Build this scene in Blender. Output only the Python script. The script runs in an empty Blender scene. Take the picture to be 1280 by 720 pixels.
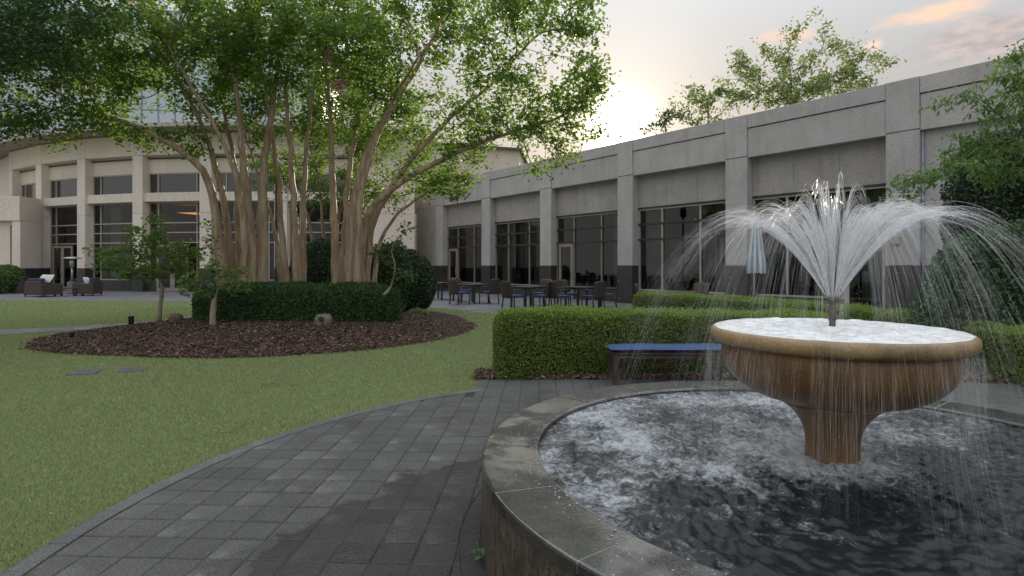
import bpy, math, random
import numpy as np
from mathutils import Vector, Matrix

C = bpy.context.scene
COL = C.collection
R = math.radians
rnd = random.Random(11)
rng = np.random.default_rng(7)

# ------------------------------------------------------------------ camera
EYE = 1.45
F = 710.0                     # focal length in photo pixels (1280 wide)
cam_d = bpy.data.cameras.new('camera')
cam = bpy.data.objects.new('camera', cam_d)
COL.objects.link(cam)
cam.location = (0, 0, EYE)
cam.rotation_euler = (R(90), 0, 0)
cam_d.sensor_width = 36
cam_d.lens = 36 * F / 1280
cam_d.shift_y = -28 / 1280
cam_d.clip_start = 0.05
cam_d.clip_end = 2000
C.camera = cam

# ------------------------------------------------------------------ light
SUN_AZ, SUN_EL = R(10.6), R(13.5)
sdir = Vector((math.sin(SUN_AZ) * math.cos(SUN_EL), math.cos(SUN_AZ) * math.cos(SUN_EL), math.sin(SUN_EL)))
sun_d = bpy.data.lights.new('sun', 'SUN')
sun_d.energy = 2.4
sun_d.angle = R(0.5)
sun_d.color = (1.0, 0.86, 0.66)
sun = bpy.data.objects.new('sun', sun_d)
COL.objects.link(sun)
sun.rotation_euler = sdir.to_track_quat('Z', 'Y').to_euler()

C.view_settings.view_transform = 'Standard'
C.view_settings.look = 'None'
C.view_settings.gamma = 1
C.view_settings.exposure = 1.4
C.view_settings.use_curve_mapping = False
C.cycles.use_denoising = True

class NT:
    """small node helper"""
    def __init__(s, tree):
        s.t = tree
        s.n = tree.nodes
    def add(s, typ, **kw):
        nd = s.n.new(typ)
        for k, v in kw.items():
            if k.startswith('_'):
                key = k[1:]
                key = int(key) if key.isdigit() else key.replace('_', ' ')
                s.put(nd.inputs[key], v)
            else:
                setattr(nd, k, v)
        return nd
    def put(s, sock, v):
        if isinstance(v, bpy.types.NodeSocket):
            s.t.links.new(v, sock)
        elif isinstance(v, bpy.types.Node):
            s.t.links.new(v.outputs[0], sock)
        else:
            if sock.type == 'RGBA' and len(v) == 3:
                v = (*v, 1)
            sock.default_value = v
    def math(s, op, a, b=None, c=None, clamp=False):
        nd = s.n.new('ShaderNodeMath'); nd.operation = op; nd.use_clamp = clamp
        for i, v in enumerate((a, b, c)):
            if v is not None:
                s.put(nd.inputs[i], v)
        return nd.outputs[0]
    def mix(s, fac, a, b, blend='MIX'):
        nd = s.n.new('ShaderNodeMix'); nd.data_type = 'RGBA'; nd.blend_type = blend
        s.put(nd.inputs[0], fac); s.put(nd.inputs[6], a); s.put(nd.inputs[7], b)
        return nd.outputs[2]
    def step(s, v, lo, hi, a=0.0, b=1.0):
        nd = s.n.new('ShaderNodeMapRange'); nd.interpolation_type = 'SMOOTHSTEP'
        for i, x in enumerate((v, lo, hi, a, b)):
            s.put(nd.inputs[i], x)
        return nd.outputs[0]
    def noise(s, vec, scale, detail=4, rough=0.55, out=0, dist=0):
        nd = s.n.new('ShaderNodeTexNoise')
        if vec is not None: s.put(nd.inputs['Vector'], vec)
        nd.inputs['Scale'].default_value = scale
        nd.inputs['Detail'].default_value = detail
        nd.inputs['Roughness'].default_value = rough
        nd.inputs['Distortion'].default_value = dist
        return nd.outputs[out]
    def vmul(s, vec, v):
        nd = s.n.new('ShaderNodeVectorMath'); nd.operation = 'MULTIPLY'
        s.put(nd.inputs[0], vec); nd.inputs[1].default_value = v
        return nd.outputs[0]

def make_world():
    w = bpy.data.worlds.new('World')
    C.world = w
    w.use_nodes = True
    t = NT(w.node_tree)
    t.n.clear()
    sky = t.add('ShaderNodeTexSky', sky_type='NISHITA', sun_disc=False, sun_elevation=SUN_EL, sun_rotation=SUN_AZ,
                air_density=1.0, dust_density=2.2, ozone_density=1.0)
    d = t.add('ShaderNodeTexCoord').outputs['Generated']
    sep = t.add('ShaderNodeSeparateXYZ', _0=d)
    x, y, z = sep.outputs
    az = t.math('ARCTAN2', x, y)
    el = t.math('ARCSINE', z)
    # thin high veil over the whole dome, warmer toward the horizon
    # (brightened toward the unseen zenith, beyond an overcast dome, to light the courtyard)
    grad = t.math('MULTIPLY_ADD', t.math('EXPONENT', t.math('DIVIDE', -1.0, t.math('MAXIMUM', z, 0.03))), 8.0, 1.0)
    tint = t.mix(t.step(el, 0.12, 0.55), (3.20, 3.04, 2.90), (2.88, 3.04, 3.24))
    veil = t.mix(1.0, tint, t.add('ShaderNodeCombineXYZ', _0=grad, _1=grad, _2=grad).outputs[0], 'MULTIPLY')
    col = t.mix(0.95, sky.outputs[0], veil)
    # aureole of the low sun behind the veil
    dot = t.add('ShaderNodeVectorMath', operation='DOT_PRODUCT', _0=d)
    dot.inputs[1].default_value = sdir
    dp = t.math('MAXIMUM', dot.outputs['Value'], 0.0)
    glow = t.math('ADD', t.math('MULTIPLY', t.math('POWER', dp, 1900.0), 110.0),
                  t.math('MULTIPLY', t.math('POWER', dp, 130.0), 2.2))
    col = t.mix(1.0, col, t.mix(1.0, (1.0, 0.86, 0.66), t.add('ShaderNodeCombineXYZ', _0=glow, _1=glow, _2=glow).outputs[0], 'MULTIPLY'), 'ADD')
    # drifting cloud bands of the evening sky
    cv = t.add('ShaderNodeCombineXYZ', _0=t.math('MULTIPLY', az, 1.0), _1=t.math('MULTIPLY', el, 2.6), _2=0.37).outputs[0]
    n1 = t.noise(cv, 5.0, 7, 0.58)
    n2 = t.noise(cv, 13.0, 6, 0.6)
    def bank(a0, e0, sa, se):
        da = t.math('DIVIDE', t.math('SUBTRACT', az, a0), sa)
        de = t.math('DIVIDE', t.math('SUBTRACT', el, e0), se)
        r2 = t.math('ADD', t.math('MULTIPLY', da, da), t.math('MULTIPLY', de, de))
        return t.math('EXPONENT', t.math('MULTIPLY', r2, -1.0))
    def px(xx, yy):
        v = Vector(((xx - 640) / F, 1, (332 - yy) / F)).normalized()
        return math.atan2(v.x, v.y), math.asin(v.z)
    def cloud(col, xx, yy, sa, se, color, amp, nse, c2=None):
        a0, e0 = px(xx, yy)
        m = t.math('ADD', bank(a0, e0, sa, se), t.math('MULTIPLY', t.math('SUBTRACT', nse, 0.5), 1.5))
        if c2: color = t.mix(t.step(t.noise(cv, 24.0, 6, 0.65), 0.38, 0.66), color, c2)
        return t.mix(t.math('MULTIPLY', t.step(m, 0.30, 0.95), amp), col, color)
    gen = t.step(n1, 0.56, 0.78)
    col = t.mix(t.math('MULTIPLY', gen, 0.25), col, (7.0, 6.0, 5.3))
    col = cloud(col, 1235, 45, 0.085, 0.034, (3.6, 3.2, 3.2), 0.9, n1, (5.2, 4.4, 4.1))
    col = cloud(col, 1180, 12, 0.080, 0.015, (8.0, 5.4, 3.8), 0.95, n2, (6.3, 4.9, 4.2))
    col = cloud(col, 975, 46, 0.055, 0.016, (7.8, 5.4, 3.9), 0.9, n2, (6.2, 5.0, 4.3))
    col = cloud(col, 1092, 57, 0.018, 0.010, (7.6, 5.7, 4.4), 0.7, n2)
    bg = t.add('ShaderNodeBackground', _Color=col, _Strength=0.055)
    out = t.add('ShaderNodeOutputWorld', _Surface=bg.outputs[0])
make_world()

# ------------------------------------------------------------------ helpers
def at(px, D, z=0.0):
    return Vector(((px - 640) / F * D, D, z))
def gp(px, py, z=0.0):
    """point of height z seen at photo pixel px, py"""
    D = (EYE - z) * F / (py - 332)
    return Vector(((px - 640) / F * D, D, z))

def tag(o, label=None, cat=None, group=None, kind=None):
    if label: o['label'] = label
    if cat: o['category'] = cat
    if group: o['group'] = group
    if kind: o['kind'] = kind
    return o
def empty(name, loc=(0, 0, 0), rz=0.0, label=None, cat=None, group=None):
    o = bpy.data.objects.new(name, None)
    o.empty_display_size = 0.2
    o.location = loc
    o.rotation_euler = (0, 0, rz)
    COL.objects.link(o)
    return tag(o, label, cat, group)
def link(name, me, parent=None, kind=None, loc=None, rot=None):
    o = bpy.data.objects.new(name, me)
    COL.objects.link(o)
    if parent is not None: o.parent = parent
    if loc is not None: o.location = loc
    if rot is not None: o.rotation_euler = rot
    if kind: o['kind'] = kind
    return o
def copy_tree(o, parent=None):
    c = o.copy(); COL.objects.link(c)
    if parent is not None: c.parent = parent
    for ch in list(o.children):
        copy_tree(ch, c)
    return c

def np_mesh(name, V, Fc, mat, smooth=False):
    V = np.asarray(V, dtype=np.float32); Fc = np.asarray(Fc, dtype=np.int32)
    k = Fc.shape[1]
    me = bpy.data.meshes.new(name)
    me.vertices.add(len(V)); me.vertices.foreach_set('co', V.ravel())
    me.loops.add(Fc.size); me.loops.foreach_set('vertex_index', Fc.ravel())
    me.polygons.add(len(Fc)); me.polygons.foreach_set('loop_start', np.arange(0, Fc.size, k, dtype=np.int32))
    if smooth: me.polygons.foreach_set('use_smooth', np.ones(len(Fc), dtype=bool))
    me.update(calc_edges=True)
    me.materials.append(mat)
    return me

class MB:
    """collects shapes, then becomes one mesh"""
    def __init__(s, M=None):
        s.v = []; s.f = []; s.sm = []; s.M = M or Matrix()
    def vert(s, p):
        s.v.append(tuple(s.M @ Vector(p))); return len(s.v) - 1
    def face(s, idx, smooth=False):
        s.f.append(tuple(idx)); s.sm.append(smooth)
    def box(s, x0, x1, y0, y1, z0, z1, bev=0.0):
        if bev <= 0:
            i = [s.vert(p) for p in ((x0,y0,z0),(x1,y0,z0),(x1,y1,z0),(x0,y1,z0),(x0,y0,z1),(x1,y0,z1),(x1,y1,z1),(x0,y1,z1))]
            for q in ((3,2,1,0),(4,5,6,7),(0,1,5,4),(1,2,6,5),(2,3,7,6),(3,0,4,7)):
                s.face([i[k] for k in q])
            return s
        b = min(bev, (x1-x0)/2.1, (y1-y0)/2.1, (z1-z0)/2.1)
        xs, ys, zs = (x0, x1), (y0, y1), (z0, z1)
        ix = {}
        for i in (0,1):
            for j in (0,1):
                for k in (0,1):
                    sx, sy, sz = (1-2*i), (1-2*j), (1-2*k)
                    P = (xs[i], ys[j], zs[k])
                    ix[i,j,k,0] = s.vert((P[0], P[1]+sy*b, P[2]+sz*b))
                    ix[i,j,k,1] = s.vert((P[0]+sx*b, P[1], P[2]+sz*b))
                    ix[i,j,k,2] = s.vert((P[0]+sx*b, P[1]+sy*b, P[2]))
        for i in (0,1):
            q = [ix[i,0,0,0], ix[i,1,0,0], ix[i,1,1,0], ix[i,0,1,0]]
            s.face(q if i else q[::-1])
            q = [ix[0,i,0,1], ix[1,i,0,1], ix[1,i,1,1], ix[0,i,1,1]]
            s.face(q[::-1] if i else q)
            q = [ix[0,0,i,2], ix[1,0,i,2], ix[1,1,i,2], ix[0,1,i,2]]
            s.face(q if i else q[::-1])
        for j in (0,1):
            for k in (0,1):
                s.face([ix[0,j,k,1], ix[1,j,k,1], ix[1,j,k,2], ix[0,j,k,2]] if j == k else [ix[0,j,k,2], ix[1,j,k,2], ix[1,j,k,1], ix[0,j,k,1]])
                s.face([ix[j,0,k,2], ix[j,1,k,2], ix[j,1,k,0], ix[j,0,k,0]] if j == k else [ix[j,0,k,0], ix[j,1,k,0], ix[j,1,k,2], ix[j,0,k,2]])
                s.face([ix[j,k,0,0], ix[j,k,1,0], ix[j,k,1,1], ix[j,k,0,1]] if j == k else [ix[j,k,0,1], ix[j,k,1,1], ix[j,k,1,0], ix[j,k,0,0]])
        for i in (0,1):
            for j in (0,1):
                for k in (0,1):
                    q = [ix[i,j,k,0], ix[i,j,k,1], ix[i,j,k,2]]
                    s.face(q if (i+j+k) % 2 else q[::-1])
        return s
    def tube(s, path, rad, n=6, cap=True, smooth=True):
        path = [Vector(p) for p in path]
        if not hasattr(rad, '__len__'): rad = [rad] * len(path)
        rings = []
        t0 = (path[1] - path[0]).normalized()
        up = Vector((0, 0, 1)) if abs(t0.z) < 0.9 else Vector((1, 0, 0))
        a = t0.cross(up).normalized()
        for i, p in enumerate(path):
            t = (path[min(i+1, len(path)-1)] - path[max(i-1, 0)])
            if t.length < 1e-9: t = t0
            t = t.normalized()
            a = (a - t * a.dot(t))
            a = a.normalized() if a.length > 1e-6 else t.orthogonal().normalized()
            b = t.cross(a)
            rings.append([s.vert(p + (a * math.cos(2*math.pi*k/n) + b * math.sin(2*math.pi*k/n)) * rad[i]) for k in range(n)])
        for r0, r1 in zip(rings, rings[1:]):
            for k in range(n):
                s.face((r0[k], r0[(k+1) % n], r1[(k+1) % n], r1[k]), smooth)
        if cap:
            s.face(rings[0][::-1]); s.face(rings[-1])
        return s
    def lathe(s, prof, c=(0, 0, 0), n=32, smooth=True, a0=0.0, a1=2*math.pi, cap=False):
        full = abs(a1 - a0 - 2*math.pi) < 1e-6
        m = n if full else n + 1
        rings = []
        for r, z in prof:
            rings.append([s.vert((c[0] + r*math.cos(a0+(a1-a0)*k/n), c[1] + r*math.sin(a0+(a1-a0)*k/n), c[2] + z)) for k in range(m)])
        for r0, r1 in zip(rings, rings[1:]):
            for k in range(n):
                k2 = (k+1) % m
                s.face((r0[k], r0[k2], r1[k2], r1[k]), smooth)
        if cap:
            s.face(rings[0][::-1]); s.face(rings[-1])
        return s
    def prism(s, poly, z0, z1, bev=0.0):
        n = len(poly)
        lo = [s.vert((p[0], p[1], z0)) for p in poly]
        if bev > 0:
            cx = sum(p[0] for p in poly)/n; cy = sum(p[1] for p in poly)/n
            def ins(p):
                d = math.hypot(p[0]-cx, p[1]-cy) or 1
                k = max(0.2, 1 - bev*1.4/d)
                return (cx+(p[0]-cx)*k, cy+(p[1]-cy)*k)
            mid = [s.vert((p[0], p[1], z1-bev)) for p in poly]
            top = [s.vert((*ins(p), z1)) for p in poly]
            ring = [lo, mid, top]
        else:
            top = [s.vert((p[0], p[1], z1)) for p in poly]
            ring = [lo, top]
        for r0, r1 in zip(ring, ring[1:]):
            for k in range(n):
                s.face((r0[k], r0[(k+1) % n], r1[(k+1) % n], r1[k]))
        s.face(top); s.face(lo[::-1])
        return s
    def quad(s, a, b, c, d):
        s.face([s.vert(p) for p in (a, b, c, d)]); return s
    def mesh(s, name, mat):
        me = bpy.data.meshes.new(name)
        me.from_pydata(s.v, [], s.f)
        me.polygons.foreach_set('use_smooth', s.sm)
        me.update()
        if mat: me.materials.append(mat)
        return me
    def build(s, name, mat, parent=None, kind=None, loc=None, rot=None):
        return link(name, s.mesh(name, mat), parent, kind, loc, rot)

def lump(P, scale, seed, oct=3):
    """cheap smooth pseudo noise in about -1..1"""
    g = np.random.default_rng(seed)
    out = np.zeros(len(P)); amp = 1.0; tot = 0
    for o in range(oct):
        acc = np.zeros(len(P))
        for k in range(5):
            w = g.normal(size=3); w *= scale * (2.0 ** o) / np.linalg.norm(w) * g.uniform(0.7, 1.3)
            acc += np.sin(P @ w + g.uniform(0, 6.28))
        out += acc / 5 * 1.6 * amp; tot += amp; amp *= 0.5
    return out / tot

def leaves(P, L, W, nrm=None, mixn=0.6, fold=0.25, g=rng, var=0.35, droop=0.0, axis=None):
    """vertices and triangles of folded leaves round the points P"""
    n = len(P)
    a = g.normal(size=(n, 3))
    if axis is not None: a = axis + a * 0.55
    a[:, 2] -= droop
    nr = g.normal(size=(n, 3)); nr /= np.linalg.norm(nr, axis=1)[:, None] + 1e-9
    if nrm is None: nrm = np.tile([0, 0, 1.0], (n, 1))
    nn = nrm * mixn + nr * (1 - mixn)
    nn /= np.linalg.norm(nn, axis=1)[:, None] + 1e-9
    a -= nn * np.sum(a * nn, axis=1)[:, None]
    a /= np.linalg.norm(a, axis=1)[:, None] + 1e-9
    b = np.cross(nn, a)
    s = (1 + g.uniform(-var, var, n))[:, None]
    l = L * s * 0.5; w = W * s * 0.5
    V = np.stack([P - a*l, P + b*w + nn*w*fold*2 - a*l*0.1, P + a*l, P - b*w + nn*w*fold*2 - a*l*0.1], axis=1).reshape(-1, 3)
    i = np.arange(n)[:, None] * 4
    Fc = np.concatenate([i + np.array([0, 1, 2]), i + np.array([0, 2, 3])], axis=1).reshape(-1, 3)
    return V, Fc

# ------------------------------------------------------------------ materials
def new_mat(name):
    m = bpy.data.materials.new(name); m.use_nodes = True
    t = NT(m.node_tree); t.n.clear()
    out = t.add('ShaderNodeOutputMaterial')
    return m, t, out

def pmat(name, c1, c2=None, scale=8.0, rough=0.7, bump=0.0, bscale=None, stretch=(1, 1, 1), metal=0.0, spec=0.5,
         rand=0.0, detail=5, lo=0.35, hi=0.65, speck=None, coord='Object', rvar=0.0, bdist=0.01, streak=0.0):
    m, t, out = new_mat(name)
    if coord == 'Object': vec = t.add('ShaderNodeTexCoord').outputs['Object']
    else: vec = t.add('ShaderNodeNewGeometry').outputs['Position']
    v = t.vmul(vec, stretch)
    col = c1
    if c2 is not None:
        col = t.mix(t.step(t.noise(v, scale, detail), lo, hi), c1, c2)
    if speck:
        sc, cs, amt = speck
        col = t.mix(t.math('MULTIPLY', t.step(t.noise(v, sc, 2, 0.6), 0.5, 0.68), amt), col, cs)
        dark = tuple(x * 0.35 for x in c1)
        col = t.mix(t.math('MULTIPLY', t.step(t.noise(v, sc * 0.83, 2, 0.6), 0.52, 0.7), amt), col, dark)
    if streak:                       # rain stains running down the face
        sv = t.vmul(vec, (1.0, 1.0, 0.10))
        k = t.step(t.noise(sv, 4.5, 5, 0.6), 0.48, 0.74, 0, streak)
        col = t.mix(k, col, tuple(x * 0.55 for x in c1))
        k = t.step(t.noise(vec, 0.6, 3), 0.4, 0.7, 0, streak * 0.5)
        col = t.mix(k, col, tuple(x * 0.75 for x in c1))
    if rand:
        oi = t.add('ShaderNodeObjectInfo').outputs['Random']
        f = t.math('MULTIPLY_ADD', oi, rand * 2, 1 - rand)
        col = t.mix(1.0, col, t.add('ShaderNodeCombineXYZ', _0=f, _1=f, _2=f).outputs[0], 'MULTIPLY')
    b = t.add('ShaderNodeBsdfPrincipled', _Base_Color=col, _Roughness=rough, _Metallic=metal)
    b.inputs['Specular IOR Level'].default_value = spec
    if rvar:
        t.put(b.inputs['Roughness'], t.step(t.noise(v, scale * 1.7, 3), 0.3, 0.7, max(0.02, rough - rvar), rough + rvar))
    if bump:
        bp = t.add('ShaderNodeBump', _Strength=bump, _Distance=bdist, _Height=t.noise(v, bscale or scale * 4, 4))
        t.put(b.inputs['Normal'], bp.outputs[0])
    t.put(out.inputs[0], b.outputs[0])
    return m

def leaf_mat(name, dark, light, trans, tfac=0.35, rough=0.5, brown=None, bamt=0.0):
    m, t, out = new_mat(name)
    isl = t.add('ShaderNodeNewGeometry')
    r = isl.outputs['Random Per Island']
    col = t.mix(r, dark, light)
    n = t.noise(isl.outputs['Position'], 1.6, 3)
    col = t.mix(t.step(n, 0.3, 0.7, 0.0, 0.6), col, tuple((a*0.45 + b*0.55)*0.9 for a, b in zip(dark, light)))
    if brown:
        col = t.mix(t.step(t.math('FRACT', t.math('MULTIPLY', r, 37.3)), 1 - bamt, 1 - bamt * 0.98), col, brown)
    b = t.add('ShaderNodeBsdfPrincipled', _Base_Color=col, _Roughness=rough)
    b.inputs['Specular IOR Level'].default_value = 0.35
    tr = t.add('ShaderNodeBsdfTranslucent', _Color=t.mix(0.6, col, trans))
    mx = t.add('ShaderNodeMixShader', _0=tfac, _1=b.outputs[0], _2=tr.outputs[0])
    t.put(out.inputs[0], mx.outputs[0])
    return m

def glass_mat(name, tint=(0.55, 0.6, 0.62), base=0.10, rough=0.015, wob=0.0, gain=0.7):
    m, t, out = new_mat(name)
    tr = t.add('ShaderNodeBsdfTransparent', _Color=tint)
    gl = t.add('ShaderNodeBsdfGlossy', _Color=(0.95, 0.97, 1.0), _Roughness=rough)
    fr = t.add('ShaderNodeFresnel', _IOR=1.5)
    if wob:
        pos = t.add('ShaderNodeNewGeometry').outputs['Position']
        bp = t.add('ShaderNodeBump', _Strength=wob, _Distance=0.02, _Height=t.noise(pos, 0.9, 2))
        t.put(gl.inputs['Normal'], bp.outputs[0])
    f = t.math('MULTIPLY_ADD', fr.outputs[0], gain, base, clamp=True)
    mx = t.add('ShaderNodeMixShader', _0=f, _1=tr.outputs[0], _2=gl.outputs[0])
    t.put(out.inputs[0], mx.outputs[0])
    return m

M = {}
M['ground'] = pmat('ground', (0.26, 0.25, 0.23), (0.20, 0.195, 0.18), 0.5, 0.95)
# --- turf
def turf_mats():
    m, t, out = new_mat('turf')
    g = t.add('ShaderNodeNewGeometry'); pos = g.outputs['Position']
    c = t.mix(t.step(t.noise(pos, 0.35, 4), 0.3, 0.7), (0.20, 0.25, 0.11), (0.24, 0.285, 0.135))
    c = t.mix(t.step(t.noise(pos, 60, 3), 0.3, 0.75), c, (0.10, 0.125, 0.05))
    b = t.add('ShaderNodeBsdfPrincipled', _Base_Color=c, _Roughness=0.9)
    bp = t.add('ShaderNodeBump', _Strength=0.9, _Distance=0.015, _Height=t.noise(pos, 75, 4))
    t.put(b.inputs['Normal'], bp.outputs[0]); t.put(out.inputs[0], b.outputs[0])
    M['turf'] = m
    m, t, out = new_mat('turf_blades')
    g = t.add('ShaderNodeNewGeometry'); pos = g.outputs['Position']
    c = t.mix(g.outputs['Random Per Island'], (0.265, 0.320, 0.130), (0.385, 0.440, 0.205))
    c = t.mix(t.step(t.noise(pos, 0.35, 4), 0.3, 0.7, 0, 0.5), c, (0.27, 0.315, 0.135))
    c = t.mix(t.step(t.noise(pos, 0.9, 5), 0.55, 0.8, 0, 0.35), c, (0.29, 0.29, 0.15))
    b = t.add('ShaderNodeBsdfPrincipled', _Base_Color=c, _Roughness=0.6)
    tr = t.add('ShaderNodeBsdfTranslucent', _Color=c)
    mx = t.add('ShaderNodeMixShader', _0=0.3, _1=b.outputs[0], _2=tr.outputs[0])
    t.put(out.inputs[0], mx.outputs[0])
    M['turf_blades'] = m
turf_mats()

FC = Vector((1.72, 3.05, 0))          # fountain centre
def paver_mat(name, c1, c2, wet=True, pale=(0.26, 0.252, 0.24)):
    m, t, out = new_mat(name)
    pos = t.add('ShaderNodeNewGeometry').outputs['Position']
    obj = t.add('ShaderNodeTexCoord').outputs['Object']
    oi = t.add('ShaderNodeObjectInfo').outputs['Random']
    col = t.mix(oi, c1, c2)
    # worn pale middles on some pavers
    d = t.add('ShaderNodeVectorMath', operation='LENGTH', _0=t.add('ShaderNodeVectorMath', operation='ADD', _0=obj, _1=t.mix(0.12, (0, 0, 0), t.noise(pos, 9, 2, out=1))).outputs[0])
    worn = t.math('MULTIPLY', t.step(d.outputs['Value'], 0.115, 0.03), t.step(t.math('FRACT', t.math('MULTIPLY', oi, 17.7)), 0.45, 0.95, 0, 0.7))
    col = t.mix(worn, col, pale)
    col = t.mix(t.step(t.noise(pos, 2.2, 5), 0.35, 0.75, 0, 0.55), col, tuple(0.55*a for a in c1))
    fine = t.noise(pos, 150, 3, 0.7)
    col = t.mix(t.step(fine, 0.56, 0.70, 0, 0.75), col, (0.36, 0.36, 0.36))
    col = t.mix(t.step(t.noise(pos, 110, 3), 0.48, 0.66, 0, 0.75), col, (0.016, 0.016, 0.017))
    rough = 0.72
    b = t.add('ShaderNodeBsdfPrincipled', _Roughness=rough)
    if wet:
        sp = t.add('ShaderNodeSeparateXYZ', _0=pos)
        dx = t.math('SUBTRACT', sp.outputs[0], FC.x); dy = t.math('SUBTRACT', sp.outputs[1], FC.y)
        dist = t.math('SQRT', t.math('ADD', t.math('MULTIPLY', dx, dx), t.math('MULTIPLY', dy, dy)))
        q = t.math('ADD', dist, t.math('MULTIPLY', t.math('SUBTRACT', sp.outputs[1], 3.2), 0.42))
        q = t.math('ADD', q, t.math('MULTIPLY', t.math('SUBTRACT', t.noise(pos, 3.2, 3, 0.5), 0.5), 0.8))
        w = t.step(q, 2.86, 2.78)
        w = t.math('MAXIMUM', w, t.math('MULTIPLY', t.step(t.noise(pos, 1.3, 4), 0.56, 0.63), 0.35))
        col = t.mix(w, col, t.mix(1.0, col, (0.52, 0.51, 0.48), 'MULTIPLY'))
        t.put(b.inputs['Roughness'], t.math('MULTIPLY_ADD', w, -0.50, 0.66))
    t.put(b.inputs['Base Color'], col)
    bp = t.add('ShaderNodeBump', _Strength=0.8, _Distance=0.010, _Height=t.math('ADD', t.noise(pos, 95, 4, 0.7), t.math('MULTIPLY', t.noise(pos, 30, 3), 0.6)))
    t.put(b.inputs['Normal'], bp.outputs[0]); t.put(out.inputs[0], b.outputs[0])
    M[name] = m
paver_mat('paver', (0.078, 0.075, 0.071), (0.122, 0.118, 0.112))
paver_mat('edging', (0.125, 0.122, 0.118), (0.16, 0.156, 0.15))
M['joint'] = pmat('joint', (0.022, 0.022, 0.021), (0.05, 0.048, 0.043), 30, 0.9, 0.5, 120, coord='World')

def slab_mat():
    m, t, out = new_mat('terrace_paving')
    pos = t.add('ShaderNodeNewGeometry').outputs['Position']
    rot = t.add('ShaderNodeVectorRotate', rotation_type='Z_AXIS', _Vector=pos, _Angle=R(38))
    br = t.add('ShaderNodeTexBrick', offset=0.0, _Vector=rot.outputs[0], _Color1=(0.13, 0.13, 0.14), _Color2=(0.20, 0.20, 0.21), _Mortar=(0.06, 0.06, 0.06), _Scale=1.0)
    br.inputs['Mortar Size'].default_value = 0.012; br.inputs['Brick Width'].default_value = 0.4; br.inputs['Row Height'].default_value = 0.4
    c = t.mix(t.step(t.noise(pos, 1.2, 5), 0.3, 0.7, 0, 0.5), br.outputs[0], (0.10, 0.10, 0.105))
    b = t.add('ShaderNodeBsdfPrincipled', _Base_Color=c, _Roughness=0.75)
    bp = t.add('ShaderNodeBump', _Strength=0.5, _Distance=0.01, _Height=br.outputs[1]); bp.invert = True
    t.put(b.inputs['Normal'], bp.outputs[0]); t.put(out.inputs[0], b.outputs[0])
    M['terrace'] = m
slab_mat()

M['granite'] = pmat('granite', (0.49, 0.462, 0.448), (0.42, 0.398, 0.385), 1.3, 0.75, 0.15, 60, speck=(34, (0.60, 0.565, 0.545), 0.5), rand=0.05, streak=0.4)
M['granite_panel'] = pmat('granite_panel', (0.42, 0.39, 0.355), (0.36, 0.335, 0.305), 1.3, 0.75, 0.15, 60, speck=(30, (0.55, 0.51, 0.465), 0.5), rand=0.06, streak=0.4)
M['dark_granite'] = pmat('dark_granite', (0.055, 0.050, 0.048), (0.035, 0.033, 0.033), 3, 0.35, 0.1, 60, speck=(60, (0.10, 0.09, 0.085), 0.6), rand=0.10, streak=0.3)
M['cream'] = pmat('cream_stone', (0.80, 0.705, 0.605), (0.75, 0.655, 0.56), 0.8, 0.8, 0.1, 40, speck=(22, (0.70, 0.63, 0.56), 0.5), rand=0.04, streak=0.22)
M['cream_panel'] = pmat('cream_panel', (0.76, 0.67, 0.57), (0.71, 0.62, 0.53), 0.8, 0.8, 0.1, 40, rand=0.05, streak=0.22)
M['soffit'] = pmat('soffit', (0.36, 0.285, 0.225), (0.31, 0.25, 0.20), 1, 0.7)
M['fascia'] = pmat('fascia', (0.45, 0.40, 0.35), (0.40, 0.36, 0.32), 1, 0.6)
M['render'] = pmat('rear_wall', (0.62, 0.56, 0.47), (0.57, 0.51, 0.43), 0.5, 0.85)
M['roofing'] = pmat('roofing', (0.11, 0.10, 0.095), (0.08, 0.075, 0.07), 2, 0.85)
M['bronze'] = pmat('bronze_frame', (0.045, 0.045, 0.04), (0.06, 0.058, 0.052), 4, 0.45, metal=0.3)
M['tan_frame'] = pmat('tan_frame', (0.30, 0.27, 0.21), (0.26, 0.235, 0.185), 4, 0.5, metal=0.2)
M['pale_frame'] = pmat('pale_frame', (0.42, 0.39, 0.34), (0.38, 0.35, 0.30), 4, 0.5, metal=0.1)
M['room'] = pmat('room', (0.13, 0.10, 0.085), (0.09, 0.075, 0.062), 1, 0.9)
M['curtain'] = pmat('curtain', (0.34, 0.33, 0.29), (0.27, 0.265, 0.235), 6, 0.9, stretch=(4, 4, 0.2))
M['glass'] = glass_mat('window_glass', (0.52, 0.55, 0.56), 0.035, 0.012, 0.05, 0.9)
M['glass_bright'] = glass_mat('upper_glass', (0.45, 0.50, 0.52), 0.10, 0.012, 0.06, 1.2)
M['tower_glass'] = pmat('tower_glass', (0.50, 0.60, 0.66), (0.56, 0.65, 0.70), 0.2, 0.12, metal=0.55, rand=0.05)
M['tower_bar'] = pmat('tower_bar', (0.22, 0.26, 0.29), None, rough=0.5)
M['pipe'] = pmat('pipe', (0.28, 0.33, 0.40), (0.24, 0.29, 0.36), 5, 0.5)
def emat(name, col, st):
    m, t, out = new_mat(name)
    e = t.add('ShaderNodeEmission', _Color=col, _Strength=st)
    t.put(out.inputs[0], e.outputs[0]); M[name] = m
emat('lit_ceiling', (1.0, 0.42, 0.12), 0.50)

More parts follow.
